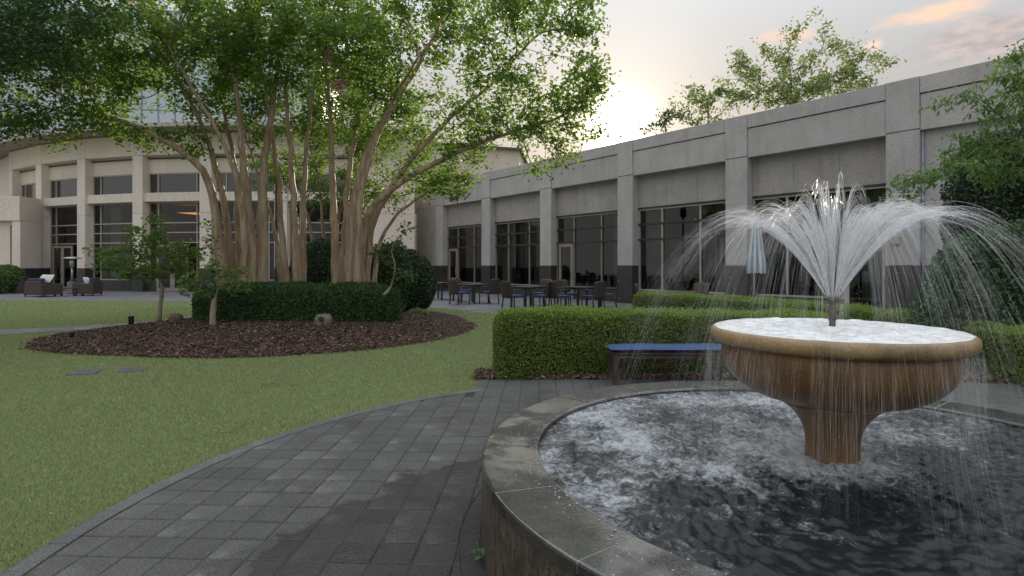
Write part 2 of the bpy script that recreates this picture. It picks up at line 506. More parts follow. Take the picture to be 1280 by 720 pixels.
def bark_mat():
    m, t, out = new_mat('bark')
    pos = t.add('ShaderNodeNewGeometry').outputs['Position']
    v = t.vmul(pos, (7, 7, 0.8))
    c = t.mix(t.step(t.noise(v, 1.6, 4), 0.35, 0.65), (0.32, 0.220, 0.138), (0.48, 0.375, 0.262))
    c = t.mix(t.step(t.noise(t.vmul(pos, (9, 9, 1.4)), 1.3, 3), 0.55, 0.72), c, (0.19, 0.145, 0.105))
    c = t.mix(t.step(t.noise(t.vmul(pos, (5, 5, 0.6)), 2.1, 3), 0.6, 0.72), c, (0.50, 0.46, 0.38))
    b = t.add('ShaderNodeBsdfPrincipled', _Base_Color=c, _Roughness=0.65)
    bp = t.add('ShaderNodeBump', _Strength=0.5, _Distance=0.03, _Height=t.noise(v, 2.0, 4))
    t.put(b.inputs['Normal'], bp.outputs[0]); t.put(out.inputs[0], b.outputs[0])
    M['bark'] = m
bark_mat()
M['sapling_bark'] = pmat('sapling_bark', (0.32, 0.27, 0.20), (0.23, 0.19, 0.14), 12, 0.8, 0.4, stretch=(1, 1, 0.3))
M['dark_bark'] = pmat('dark_bark', (0.13, 0.10, 0.075), (0.09, 0.07, 0.05), 12, 0.85, 0.5, stretch=(1, 1, 0.3))
M['leaf_myrtle'] = leaf_mat('leaf_myrtle', (0.052, 0.118, 0.028), (0.125, 0.222, 0.050), (0.30, 0.45, 0.06), 0.46)
M['leaf_dark'] = leaf_mat('leaf_dark', (0.035, 0.085, 0.032), (0.075, 0.150, 0.055), (0.12, 0.22, 0.05), 0.22, 0.35)
M['leaf_hedge'] = leaf_mat('leaf_hedge', (0.095, 0.150, 0.030), (0.230, 0.310, 0.065), (0.26, 0.38, 0.06), 0.32, 0.5, (0.20, 0.10, 0.05), 0.02)
M['leaf_box'] = leaf_mat('leaf_box', (0.028, 0.068, 0.022), (0.075, 0.140, 0.045), (0.16, 0.27, 0.06), 0.25, 0.4)
M['leaf_shoot'] = leaf_mat('leaf_shoot', (0.16, 0.26, 0.045), (0.30, 0.42, 0.085), (0.34, 0.46, 0.08), 0.4, 0.5)
M['leaf_dry'] = leaf_mat('leaf_dry', (0.14, 0.075, 0.035), (0.33, 0.22, 0.12), (0.3, 0.2, 0.1), 0.2, 0.7)
M['leaf_holly'] = leaf_mat('leaf_holly', (0.020, 0.050, 0.022), (0.055, 0.105, 0.045), (0.10, 0.18, 0.05), 0.15, 0.3)
M['leaf_sapling'] = leaf_mat('leaf_sapling', (0.07, 0.145, 0.040), (0.17, 0.275, 0.075), (0.32, 0.46, 0.08), 0.42, 0.45)
M['leaf_cherry'] = leaf_mat('leaf_cherry', (0.055, 0.125, 0.035), (0.135, 0.235, 0.065), (0.26, 0.40, 0.07), 0.38, 0.4)
M['leaf_far'] = leaf_mat('leaf_far', (0.085, 0.14, 0.055), (0.165, 0.225, 0.09), (0.30, 0.38, 0.11), 0.45)
M['leaf_blue'] = leaf_mat('leaf_blue', (0.05, 0.10, 0.065), (0.10, 0.165, 0.11), (0.15, 0.24, 0.11), 0.25)
M['leaf_pale'] = leaf_mat('leaf_pale', (0.15, 0.19, 0.07), (0.36, 0.40, 0.20), (0.3, 0.4, 0.1), 0.25)
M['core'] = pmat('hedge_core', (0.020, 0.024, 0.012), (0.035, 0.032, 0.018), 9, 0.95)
M['blossom'] = leaf_mat('blossom', (0.50, 0.13, 0.34), (0.65, 0.25, 0.50), (0.6, 0.25, 0.5), 0.4)
def chip_mat():
    m, t, out = new_mat('mulch_chip')
    g = t.add('ShaderNodeNewGeometry'); r = g.outputs['Random Per Island']
    rp = t.add('ShaderNodeValToRGB', _0=r)
    cr = rp.color_ramp
    cr.elements[0].color = (0.030, 0.016, 0.011, 1); cr.elements[1].color = (0.34, 0.27, 0.21, 1)
    for p, c in ((0.35, (0.058, 0.031, 0.020, 1)), (0.65, (0.095, 0.050, 0.031, 1)), (0.85, (0.145, 0.088, 0.057, 1)), (0.955, (0.19, 0.12, 0.085, 1))):
        e = cr.elements.new(p); e.color = c
    b = t.add('ShaderNodeBsdfPrincipled', _Base_Color=rp.outputs[0], _Roughness=0.85)
    t.put(out.inputs[0], b.outputs[0]); M['chip'] = m
chip_mat()
M['mortar_glint'] = pmat('mortar_glint', (0.36, 0.35, 0.33), (0.28, 0.27, 0.25), 40, 0.6)  # pale tone paints the wet glint of the coping joints
M['soil'] = pmat('soil', (0.05, 0.026, 0.018), (0.028, 0.015, 0.011), 20, 0.95, 0.9, 70, coord='World')
M['wicker'] = pmat('wicker', (0.075, 0.052, 0.042), (0.045, 0.032, 0.027), 60, 0.6, 0.6, 120, stretch=(1, 1, 2.5))
M['chair_metal'] = pmat('chair_metal', (0.045, 0.038, 0.036), (0.03, 0.027, 0.026), 10, 0.5)
M['tabletop'] = pmat('tabletop', (0.075, 0.065, 0.06), (0.05, 0.045, 0.042), 10, 0.35)
M['cushion_blue'] = pmat('cushion_blue', (0.022, 0.060, 0.155), (0.028, 0.075, 0.185), 14, 0.75, 0.25, 220)
M['cushion_navy'] = pmat('cushion_navy', (0.035, 0.045, 0.080), (0.025, 0.033, 0.060), 14, 0.8)
M['cushion_white'] = pmat('cushion_white', (0.62, 0.61, 0.60), (0.52, 0.51, 0.50), 6, 0.85)
M['steel'] = pmat('steel', (0.50, 0.50, 0.50), (0.42, 0.42, 0.42), 8, 0.35, metal=0.8)
M['bin_brown'] = pmat('bin_brown', (0.085, 0.070, 0.060), (0.06, 0.05, 0.045), 8, 0.5)
M['black'] = pmat('black_metal', (0.018, 0.018, 0.018), (0.026, 0.025, 0.024), 8, 0.5)
M['brass'] = pmat('aged_brass', (0.14, 0.115, 0.085), (0.075, 0.065, 0.052), 25, 0.4, metal=0.6, rvar=0.15)
M['rock'] = pmat('rock', (0.22, 0.18, 0.145), (0.13, 0.105, 0.085), 9, 0.85, 0.8, 30)
M['rock_red'] = pmat('rock_red', (0.20, 0.125, 0.095), (0.115, 0.075, 0.06), 9, 0.85, 0.8, 30)
M['slab'] = pmat('slab', (0.105, 0.11, 0.13), (0.075, 0.078, 0.09), 12, 0.6, 0.4, 60)
M['umbrella_white'] = pmat('umbrella_white', (0.70, 0.73, 0.74), (0.62, 0.65, 0.67), 5, 0.8)
M['umbrella_blue'] = pmat('umbrella_blue', (0.28, 0.36, 0.42), (0.24, 0.31, 0.37), 5, 0.8)
M['twig'] = pmat('twig', (0.25, 0.19, 0.13), (0.16, 0.12, 0.085), 30, 0.85)
M['petal'] = pmat('petal', (0.45, 0.42, 0.30), (0.36, 0.30, 0.18), 30, 0.8)

# --- fountain
def stone_mats():
    m, t, out = new_mat('bowl_stone')
    pos = t.add('ShaderNodeTexCoord').outputs['Object']
    sp = t.add('ShaderNodeSeparateXYZ', _0=pos)
    ang = t.math('ARCTAN2', sp.outputs[1], sp.outputs[0])
    v = t.add('ShaderNodeCombineXYZ', _0=t.math('MULTIPLY', ang, 9.0), _1=t.math('MULTIPLY', sp.outputs[2], 1.2), _2=0.0).outputs[0]
    c = t.mix(t.step(t.noise(v, 1.3, 4), 0.2, 0.8), (0.15, 0.074, 0.028), (0.25, 0.140, 0.056))
    c = t.mix(t.step(sp.outputs[2], 1.02, 1.06), c, t.mix(t.noise(pos, 6, 4), (0.24, 0.155, 0.072), (0.42, 0.30, 0.155)))
    c = t.mix(t.step(t.noise(v, 4.5, 4), 0.5, 0.8, 0, 0.45), c, (0.31, 0.19, 0.085))
    c = t.mix(t.step(t.noise(t.vmul(pos, (1, 1, 1)), 4, 5), 0.45, 0.75, 0, 0.6), c, (0.065, 0.038, 0.02))
    c = t.mix(t.step(t.noise(pos, 90, 3), 0.5, 0.72, 0, 0.4), c, (0.12, 0.06, 0.03))
    b = t.add('ShaderNodeBsdfPrincipled', _Base_Color=c, _Roughness=0.28)
    bp = t.add('ShaderNodeBump', _Strength=0.35, _Distance=0.01, _Height=t.math('ADD', t.noise(v, 5, 4), t.noise(pos, 60, 3)))
    t.put(b.inputs['Normal'], bp.outputs[0]); t.put(out.inputs[0], b.outputs[0])
    M['bowl'] = m
    # wet dark coping with beads of water
    m, t, out = new_mat('coping_stone')
    pos = t.add('ShaderNodeNewGeometry').outputs['Position']
    c = t.mix(t.step(t.noise(pos, 5, 5), 0.35, 0.7), (0.016, 0.017, 0.016), (0.036, 0.035, 0.030))
    c = t.mix(t.step(t.noise(pos, 150, 2), 0.55, 0.72, 0, 0.5), c, (0.16, 0.155, 0.14))
    vo = t.add('ShaderNodeTexVoronoi', _Vector=t.add('ShaderNodeVectorMath', operation='ADD', _0=pos, _1=t.mix(0.02, (0, 0, 0), t.noise(pos, 40, 2, out=1))).outputs[0], _Scale=70.0)
    bead = t.math('MULTIPLY', t.step(vo.outputs['Distance'], 0.34, 0.18), t.step(t.noise(pos, 6, 5, 0.65), 0.36, 0.56))
    film = t.step(t.noise(pos, 3.1, 5, 0.6), 0.40, 0.58)
    b = t.add('ShaderNodeBsdfPrincipled', _Base_Color=c)
    t.put(b.inputs['Roughness'], t.math('MULTIPLY_ADD', film, -0.14, 0.34))
    t.put(b.inputs['Coat Weight'], film); b.inputs['Coat Roughness'].default_value = 0.14; b.inputs['Coat IOR'].default_value = 1.6
    h = t.math('ADD', t.math('MULTIPLY', bead, 1.0), t.math('MULTIPLY', t.noise(pos, 55, 4, 0.6), t.math('MULTIPLY_ADD', film, -0.5, 0.8)))
    bp = t.add('ShaderNodeBump', _Strength=0.9, _Distance=0.0035, _Height=h)
    t.put(b.inputs['Normal'], bp.outputs[0])
    t.put(out.inputs[0], b.outputs[0]); M['coping'] = m
    m, t, out = new_mat('pool_wall_stone')
    pos = t.add('ShaderNodeNewGeometry').outputs['Position']
    v = t.vmul(pos, (7, 7, 3.2))
    c = t.mix(t.step(t.noise(v, 2.6, 6, 0.65), 0.3, 0.7), (0.040, 0.030, 0.022), (0.12, 0.090, 0.062))
    c = t.mix(t.step(t.noise(t.vmul(pos, (22, 22, 9)), 2.2, 5), 0.5, 0.7), c, (0.028, 0.023, 0.018))
    c = t.mix(t.step(t.noise(pos, 120, 2), 0.6, 0.72, 0, 0.6), c, (0.24, 0.20, 0.15))
    b = t.add('ShaderNodeBsdfPrincipled', _Base_Color=c, _Roughness=0.5)
    bp = t.add('ShaderNodeBump', _Strength=0.6, _Distance=0.008, _Height=t.noise(pos, 70, 4))
    t.put(b.inputs['Normal'], bp.outputs[0]); t.put(out.inputs[0], b.outputs[0]); M['pool_wall'] = m
    # pool water: dark, glossy, churned froth and painted silver sheen on it
    m, t, out = new_mat('pool_water')
    pos = t.add('ShaderNodeNewGeometry').outputs['Position']
    sp = t.add('ShaderNodeSeparateXYZ', _0=pos)
    dx = t.math('SUBTRACT', sp.outputs[0], FC.x); dy = t.math('SUBTRACT', sp.outputs[1], FC.y)
    dist = t.math('SQRT', t.math('ADD', t.math('MULTIPLY', dx, dx), t.math('MULTIPLY', dy, dy)))
    big = t.noise(pos, 2.2, 4, 0.55)
    fine = t.noise(pos, 11, 5, 0.6, dist=1.2)
    froth = t.noise(pos, 55, 4, 0.7)
    # churn: froth round the stem; behind and left it also paints silvery reflection
    land = t.math('MULTIPLY', t.step(t.math('ADD', dy, t.math('MULTIPLY', dx, -0.62)), -0.85, 0.45), 0.36)
    stem = t.step(dist, 0.62, 0.16, 0.0, 0.38)
    k = t.math('ADD', t.math('ADD', land, stem), t.math('MULTIPLY_ADD', big, 1.1, -0.66))
    k = t.math('ADD', k, t.math('MULTIPLY_ADD', fine, 0.9, -0.45))
    k = t.math('ADD', k, t.math('MULTIPLY_ADD', froth, 0.7, -0.35))
    foam_sheen = t.step(k, 0.04, 0.60, 0.0, 0.68)
    c = t.mix(foam_sheen, (0.010, 0.014, 0.017), (0.62, 0.65, 0.68))
    b = t.add('ShaderNodeBsdfPrincipled', _Base_Color=c, _IOR=1.33)
    b.inputs['Specular IOR Level'].default_value = 0.5
    t.put(b.inputs['Roughness'], t.math('MULTIPLY_ADD', foam_sheen, 0.45, 0.05))
    bp = t.add('ShaderNodeBump', _Strength=0.6, _Distance=0.009, _Height=t.math('ADD', t.math('MULTIPLY', fine, 0.8), t.math('MULTIPLY', froth, 0.7)))
    t.put(b.inputs['Normal'], bp.outputs[0])
    t.put(out.inputs[0], b.outputs[0]); M['water'] = m
    m, t, out = new_mat('bowl_water')
    pos = t.add('ShaderNodeNewGeometry').outputs['Position']
    dx = t.add('ShaderNodeSeparateXYZ', _0=pos)
    ax = t.math('SUBTRACT', dx.outputs[0], FC.x); ay = t.math('SUBTRACT', dx.outputs[1], FC.y)
    rad = t.math('SQRT', t.math('ADD', t.math('MULTIPLY', ax, ax), t.math('MULTIPLY', ay, ay)))
    pv = t.add('ShaderNodeCombineXYZ', _0=t.math('MULTIPLY', t.math('ARCTAN2', ay, ax), 1.6), _1=t.math('MULTIPLY', rad, 1.5), _2=0.0).outputs[0]
    fine = t.noise(pv, 6.0, 5, 0.55, dist=0.9)
    foam_sheen = t.step(fine, 0.25, 0.65, 0.55, 1.0)  # near-white paints in the grazing sky reflection besides the froth
    c = t.mix(foam_sheen, (0.45, 0.43, 0.40), (0.92, 0.93, 0.94))
    b = t.add('ShaderNodeBsdfPrincipled', _Base_Color=c, _Roughness=0.3, _IOR=1.33)
    bp = t.add('ShaderNodeBump', _Strength=0.25, _Distance=0.01, _Height=fine)
    t.put(b.inputs['Normal'], bp.outputs[0]); t.put(out.inputs[0], b.outputs[0]); M['bowl_water'] = m
    def spray(name, fac, alb):
        m, t, out = new_mat(name)
        d = t.add('ShaderNodeBsdfDiffuse', _Color=(alb, alb, alb * 1.01))
        tl = t.add('ShaderNodeBsdfTranslucent', _Color=(alb, alb, alb * 1.01))
        gl = t.add('ShaderNodeBsdfGlossy', _Color=(1, 1, 1), _Roughness=0.15)
        a = t.add('ShaderNodeMixShader', _0=0.5, _1=d.outputs[0], _2=tl.outputs[0])
        a = t.add('ShaderNodeMixShader', _0=0.15, _1=a.outputs[0], _2=gl.outputs[0])
        tr = t.add('ShaderNodeBsdfTransparent')
        pos = t.add('ShaderNodeNewGeometry').outputs['Position']
        f = t.step(t.noise(t.vmul(pos, (30, 30, 9)), 1.0, 3), 0.35, 0.65, fac * 0.55, min(1, fac * 1.45))
        mx = t.add('ShaderNodeMixShader', _0=f, _1=tr.outputs[0], _2=a.outputs[0])
        t.put(out.inputs[0], mx.outputs[0]); M[name] = m
    spray('jet_water', 0.85, 0.99)
    spray('fall_water', 0.085, 0.95)
    spray('spent_water', 0.20, 0.98)
stone_mats()

# ------------------------------------------------------------------ ground
def sheet(name, poly, z, mat, parent=None, kind='structure'):
    b = MB(); b.face([b.vert((p[0], p[1], z)) for p in poly])
    return b.build(name, mat, parent, kind)

g_ = MB(); g_.lathe([(0.01, -0.03), (60, -0.03), (900, -0.03)], n=48); g_.build('ground', M['ground'], kind='structure')
lawn = sheet('lawn', [(-60, -6), (3.2, -6), (3.2, 19.2), (-1.6, 20.6), (-7.5, 22.2), (-14, 23.4), (-22, 24.2), (-34, 24.4), (-60, 24)], 0.0, M['turf'])
terr = [gp(400, 379), gp(505, 381), gp(560, 386.5), gp(600, 390.5), Vector((-0.35, 17.6, 0)), Vector((0.2, 16.5, 0)), Vector((0.2, 7.4, 0)), Vector((7.2, 7.2, 0)), Vector((14, 4, 0)), Vector((30, 0, 0)), Vector((22, 30, 0)), Vector((0, 40, 0)), Vector((-12, 30.2, 0)), Vector((-9.5, 22, 0))]
sheet('terrace', terr, 0.004, M['terrace'])
sheet('patio_paving', [(-60, 23.2), (-34, 23.8), (-22, 23.7), (-14, 22.9), (-9.4, 22.0), (-9.5, 34), (-60, 50)], 0.005, M['terrace'])

# curved strip of paving that crosses the lawn at the left
cp = MB(); ctr = [(-30, 10.6), (-18, 11.2), (-12.5, 11.75), (-10.2, 12.9), (-8.9, 14.6), (-8.4, 17.5), (-8.6, 22.8)]
def spl(pts, n=8):
    P = [Vector(p) for p in pts]; out = []
    for i in range(len(P) - 1):
        p0, p1, p2, p3 = P[max(i-1, 0)], P[i], P[i+1], P[min(i+2, len(P)-1)]
        for k in range(n):
            u = k / n
            out.append(0.5*((2*p1) + (p2-p0)*u + (2*p0-5*p1+4*p2-p3)*u*u + (3*p1-p0-3*p2+p3)*u**3))
    out.append(P[-1]); return out
cs = spl(ctr)
L_, R_ = [], []
for i, p in enumerate(cs):
    d = (cs[min(i+1, len(cs)-1)] - cs[max(i-1, 0)]).normalized(); nrm = Vector((-d.y, d.x))
    L_.append(p + nrm * 0.55); R_.append(p - nrm * 0.55)
for i in range(len(cs) - 1):
    cp.quad((*R_[i], 0.012), (*R_[i+1], 0.012), (*L_[i+1], 0.012), (*L_[i], 0.012))
cp.build('garden_path', M['terrace'], kind='structure')

# ------------------------------------------------------------------ plaza of square pavers
RO, RI = 4.10, 1.885
plaza = MB()
ang0, ang1 = R(115.5), R(330)
ring = [(FC.x + RO*math.cos(a), FC.y + RO*math.sin(a)) for a in np.linspace(ang1, ang0, 60)]
plaza.face([plaza.vert((p[0], p[1], 0.0150)) for p in ring + [(-0.42, 6.80), (-0.42, 7.3), (7.0, 7.3), (9.0, 5.0), (9.0, -2)]][::-1])
plaza = plaza.build('plaza', M['joint'], kind='structure')

def clip(poly, n, d):
    """keep the side n.p <= d"""
    out = []
    for i in range(len(poly)):
        a, b = poly[i], poly[(i+1) % len(poly)]
        fa, fb = a[0]*n[0] + a[1]*n[1] - d, b[0]*n[0] + b[1]*n[1] - d
        if fa <= 0: out.append(a)
        if (fa < 0) != (fb < 0) and abs(fa - fb) > 1e-12:
            u = fa / (fa - fb); out.append((a[0] + (b[0]-a[0])*u, a[1] + (b[1]-a[1])*u))
    return out
def in_view(x, y, m=40):
    if y < 0.4: return False
    px_, py_ = 640 + x/y*F, 332 + EYE/y*F
    return -m < px_ < 1280 + m and py_ < 720 + m + 60
PA = R(2.7); PS = 0.2035; GAP = 0.0040
ex = Vector((math.cos(PA), -math.sin(PA))); ey = Vector((math.sin(PA), math.cos(PA)))
cells = []
for i in range(-24, 42):
    for j in range(-4, 38):
        c = ex * ((i + 0.5) * PS) + ey * ((j + 0.5) * PS + 0.05)
        if not in_view(c.x, c.y, 700): continue
        dx, dy = c.x - FC.x, c.y - FC.y
        dist = math.hypot(dx, dy)
        if dist < RI - 0.05 or c.x > 6.9: continue
        full = True
        hs = PS/2 - GAP/2; hv = PS/2 - 0.0042
        poly = [tuple(c + ex*(sx*hs) + ey*(sy*hv)) for sx, sy in ((-1,-1),(1,-1),(1,1),(-1,1))]
        a = math.atan2(dy, dx); n = (math.cos(a), math.sin(a))
        lims = []
        lims.append(((-n[0], -n[1]), -(n[0]*FC.x + n[1]*FC.y + RI + 0.111)))      # outside the pool ring course
        if c.x > -0.42 and c.y > 6.2 or dx > 2.2:
            lims.append(((0, 1), 7.14)); lims.append(((-1, 0), 0.42))
        else:
            lims.append((n, n[0]*FC.x + n[1]*FC.y + RO - 0.105))
        for ln, ld in lims:
            if any(p[0]*ln[0] + p[1]*ln[1] > ld for p in poly):
                full = False; poly = clip(poly, ln, ld)
                if len(poly) < 3: break
        if len(poly) < 3: continue
        area = abs(sum(poly[k][0]*poly[(k+1) % len(poly)][1] - poly[(k+1) % len(poly)][0]*poly[k][1] for k in range(len(poly)))) / 2
        if area < 0.0005: continue
        hidden = (dx > -0.6 and dist < 3.2 and dy < 1.6) or not in_view(c.x, c.y)          # behind the pool wall
        cells.append((hidden, c.y * (1 + 0.15 * abs(c.x) / c.y), c, full, poly))
cells.sort(key=lambda q: (q[0], q[1]))
pm = []
for k in range(5):
    b = MB(); h = PS/2 - GAP/2; hv = PS/2 - 0.0042
    b.prism([(-h,-hv),(h,-hv),(h,hv),(-h,hv)], -0.016, 0.0, 0.0055)
    for q in range(8, 12):
        v = b.v[q]; b.v[q] = (v[0], v[1], v[2] + rnd.uniform(-0.0012, 0.0012))
    pm.append(b.mesh('paver', M['paver']))
rest = MB()
for k, (_, _, c, full, poly) in enumerate(cells):
    z = 0.0205 + rnd.uniform(-0.0018, 0.0018)
    if k < 300:
        if full:
            o = link('paver', pm[k % 5], plaza, loc=(c.x, c.y, z), rot=(0, 0, -PA))
        else:
            MB().prism([(p[0]-c.x, p[1]-c.y) for p in poly], -0.016, 0.0, 0.0055).build('paver', M['paver'], plaza, loc=(c.x, c.y, z))
    else:
        rest.prism(poly, z - 0.016, z, 0.0055)
rest.build('far_pavers', M['paver'], plaza, 'stuff')
# curved edging along the lawn, and the ring course round the pool
def arc_piece(r0, r1, a0, a1, z0, z1, n=3):
    poly = [(FC.x + r1*math.cos(a0+(a1-a0)*k/n), FC.y + r1*math.sin(a0+(a1-a0)*k/n)) for k in range(n+1)]
    poly += [(FC.x + r0*math.cos(a0+(a1-a0)*k/n), FC.y + r0*math.sin(a0+(a1-a0)*k/n)) for k in range(n, -1, -1)]
    return poly
a = R(120.5)
while a < R(200):
    st = 0.40 / RO
    poly = arc_piece(RO - 0.10, RO + 0.002, a, a + st - 0.0012, 0, 1)
    cx = sum(p[0] for p in poly)/len(poly); cy = sum(p[1] for p in poly)/len(poly)
    MB().prism([(p[0]-cx, p[1]-cy) for p in poly], -0.018, 0.0, 0.0).build('edging_stone', M['edging'], plaza, loc=(cx, cy, 0.024 + rnd.uniform(-0.001, 0.001)))
    a += st
a = R(60)
while a < R(235):
    st = 0.21 / RI
    poly = arc_piece(RI + 0.004, RI + 0.108, a, a + st - 0.002, 0, 1)
    cx = sum(p[0] for p in poly)/len(poly); cy = sum(p[1] for p in poly)/len(poly)
    MB().prism([(p[0]-cx, p[1]-cy) for p in poly], -0.016, 0.0, 0.003).build('ring_paver', M['paver'], plaza, loc=(cx, cy, 0.020 + rnd.uniform(-0.001, 0.001)))
    a += st

# ------------------------------------------------------------------ mulch bed
bed_pts = [(-8.75, 10.35), (-8.2, 9.75), (-6.9, 9.2), (-4.75, 8.87), (-3.4, 9.2), (-2.25, 9.95), (-1.35, 11.3), (-0.95, 12.9), (-1.15, 14.7), (-1.9, 17.0), (-4.0, 18.8), (-6.6, 18.4), (-8.1, 16.2), (-8.9, 13.8), (-9.35, 12.0), (-9.2, 11.0), (-8.75, 10.35)]
bed = np.array([tuple(p) for p in spl(bed_pts, 6)])[:-1]
bc = np.array([-5.0, 13.6])
_ang = np.arctan2(bed[:, 1]-bc[1], bed[:, 0]-bc[0]); _rad = np.hypot(bed[:, 1]-bc[1], bed[:, 0]-bc[0])
_o = np.argsort(_ang); _ang = _ang[_o]; _rad = _rad[_o]
def bed_q(x, y):
    """0 at the middle of the bed, 1 at its rim"""
    a = np.arctan2(y - bc[1], x - bc[0])
    return np.hypot(x - bc[0], y - bc[1]) / np.interp(a, _ang, _rad, period=2*math.pi)
def bed_h(x, y):
    q = np.clip(bed_q(np.asarray(x, float), np.asarray(y, float)), 0, 1.2)
    return 0.02 + 0.26 * np.clip(1 - q**2.2, 0, 1)
na, nr_ = 120, 26
V = []; 
for i in range(nr_ + 1):
    q = i / nr_ * 1.01
    for k in range(na):
        a = -math.pi + 2*math.pi*k/na
        r = np.interp(a, _ang, _rad, period=2*math.pi) * q
        x, y = bc[0] + r*math.cos(a), bc[1] + r*math.sin(a)
        V.append((x, y, float(bed_h(x, y)) - (0.02 if i == nr_ else 0) + (rnd.uniform(-0.012, 0.012) if i < nr_ else 0)))
Fq = [(i*na+k, i*na+(k+1) % na, (i+1)*na+(k+1) % na, (i+1)*na+k) for i in range(nr_) for k in range(na)]
link('mulch_bed', np_mesh('mulch_bed', V, Fq, M['soil'], True), kind='structure')

def chips(name, P, L, W, seed, mat):
    g = np.random.default_rng(seed); n = len(P)
    a = g.normal(size=(n, 3)); a[:, 2] *= 0.35; a /= np.linalg.norm(a, axis=1)[:, None]
    up = np.tile([0, 0, 1.0], (n, 1)) + g.normal(size=(n, 3)) * 0.45
    b = np.cross(up, a); b /= np.linalg.norm(b, axis=1)[:, None]; c = np.cross(a, b)
    l = (L * g.uniform(0.4, 1.3, n))[:, None] / 2; w = (W * g.uniform(0.5, 1.4, n))[:, None] / 2
    V = np.stack([P - a*l - b*w*0.5, P + a*l*0.9 - b*w, P + a*l + b*w*0.4, P - a*l*0.8 + b*w, P + c*w*0.9], axis=1).reshape(-1, 3)
    i = np.arange(n)[:, None] * 5
    Fc = np.concatenate([i + np.array(q) for q in ((0,1,4),(1,2,4),(2,3,4),(3,0,4))], axis=1).reshape(-1, 3)
    return np_mesh(name, V, Fc, mat)
n = 64000
q = np.sqrt(rng.uniform(0, 1.02, n)) * (1 + np.where(rng.uniform(size=n) < 0.10, np.abs(rng.normal(0, 0.018, n)), 0)); a = rng.uniform(-math.pi, math.pi, n)
r = np.interp(a, _ang, _rad, period=2*math.pi) * q
x, y = bc[0] + r*np.cos(a), bc[1] + r*np.sin(a)
keep = (y < 14.2)
x, y = x[keep], y[keep]
P = np.stack([x, y, bed_h(x, y) + rng.uniform(0.0, 0.02, len(x))], axis=1)
link('mulch', chips('mulch', P, 0.075, 0.028, 3, M['chip']), kind='stuff')
# mulch strip under the clipped hedges
n = 9000
x = rng.uniform(-0.5, 7.6, n); y = rng.uniform(7.12, 7.75, n) + np.where(x > 4.5, -0.15*(x-4.5), 0)
P = np.stack([x, y, 0.02 + rng.uniform(0, 0.035, n)], axis=1)
link('hedge_mulch', chips('hedge_mulch', P, 0.06, 0.03, 4, M['chip']), kind='stuff')

# ------------------------------------------------------------------ turf blades
def grass():
    n = 1150000
    D = 1.9 * (24.4/1.9) ** rng.uniform(0, 1, n)
    u = rng.uniform(-1.30, 0.30, n)
    x = u * D; y = D
    dist = np.hypot(x - FC.x, y - FC.y)
    ok = (dist > RO + 0.004) & (bed_q(x, y) > 0.985) & (x < 1.0)
    ok &= ~((x > -0.42) & (y > 6.4) & (y < 7.25))
    # the strip of paving
    cc = np.array([tuple(p) for p in cs]); 
    dm = np.full(n, 9.0)
    for k in range(len(cc)):
        dm = np.minimum(dm, np.hypot(x - cc[k, 0], y - cc[k, 1]))
    ok &= dm > 0.62
    ok &= y < np.interp(x, [-34, -22, -14, -9.4, -7.4, -4.0, -2.1, -1.0, 0.2], [23.9, 23.7, 22.9, 22.0, 21.8, 21.0, 18.8, 17.5, 16.4])
    ok &= ~slab_hit(x, y)
    x, y, D = x[ok], y[ok], D[ok]
    m = len(x)
    h = rng.uniform(0.012, 0.024, m) * (1 + D * 0.035); w = 0.0022 * (1 + D * 0.16)
    a = rng.uniform(0, 6.283, m); lean = rng.normal(size=(m, 2)) * 0.55
    bx, by = np.cos(a) * w, np.sin(a) * w
    z0 = np.zeros(m)
    V = np.stack([np.stack([x - bx, y - by, z0], 1), np.stack([x + bx, y + by, z0], 1),
                  np.stack([x + lean[:, 0]*h, y + lean[:, 1]*h, h], 1)], axis=1).reshape(-1, 3)
    Fc = np.arange(m*3).reshape(-1, 3)
    link('grass', np_mesh('grass', V, Fc, M['turf_blades']), kind='stuff')
slabs = [(gp(81, 470), gp(119, 468.5), gp(129, 463), gp(95, 464)), (gp(145, 466.5), gp(182, 464.5), gp(186, 460.5), gp(152, 461.5))]
def slab_hit(x, y):
    hit = np.zeros(len(x), bool)
    for s in slabs:
        ins = np.ones(len(x), bool)
        for i in range(4):
            p, q = s[i], s[(i+1) % 4]
            ins &= ((q.x-p.x)*(y-p.y) - (q.y-p.y)*(x-p.x)) > 0
        hit |= ins
    return hit
grass()
for s, lab in zip(slabs, ('larger flat dark slate slab set flush in the turf, left of its twin', 'smaller flat dark slate slab set flush in the turf, nearer the mulch bed')):
    b = MB(); c = sum(s, Vector()) / 4
    b.prism([((p.x-c.x)*0.98, (p.y-c.y)*0.98) for p in s], -0.02, 0.0, 0.004)
    tag(b.build('stepping_slab', M['slab'], loc=(c.x, c.y, 0.020)), lab, 'paving slab', 'slabs set in the turf')
# petals and specks fallen on the turf
n = 240
D = 2.8 * (12/2.8) ** rng.uniform(0, 1, n); x = rng.uniform(-0.9, 0.0, n) * D
ok = (np.hypot(x-FC.x, D-FC.y) > RO + 0.05) & (bed_q(x, D) > 1.02)
P = np.stack([x, D, np.full(n, 0.026)], 1)[ok]
V, Fc = leaves(P, 0.013, 0.008, mixn=0.8)
link('fallen_petals', np_mesh('fallen_petals', V, Fc, M['petal']), kind='stuff')

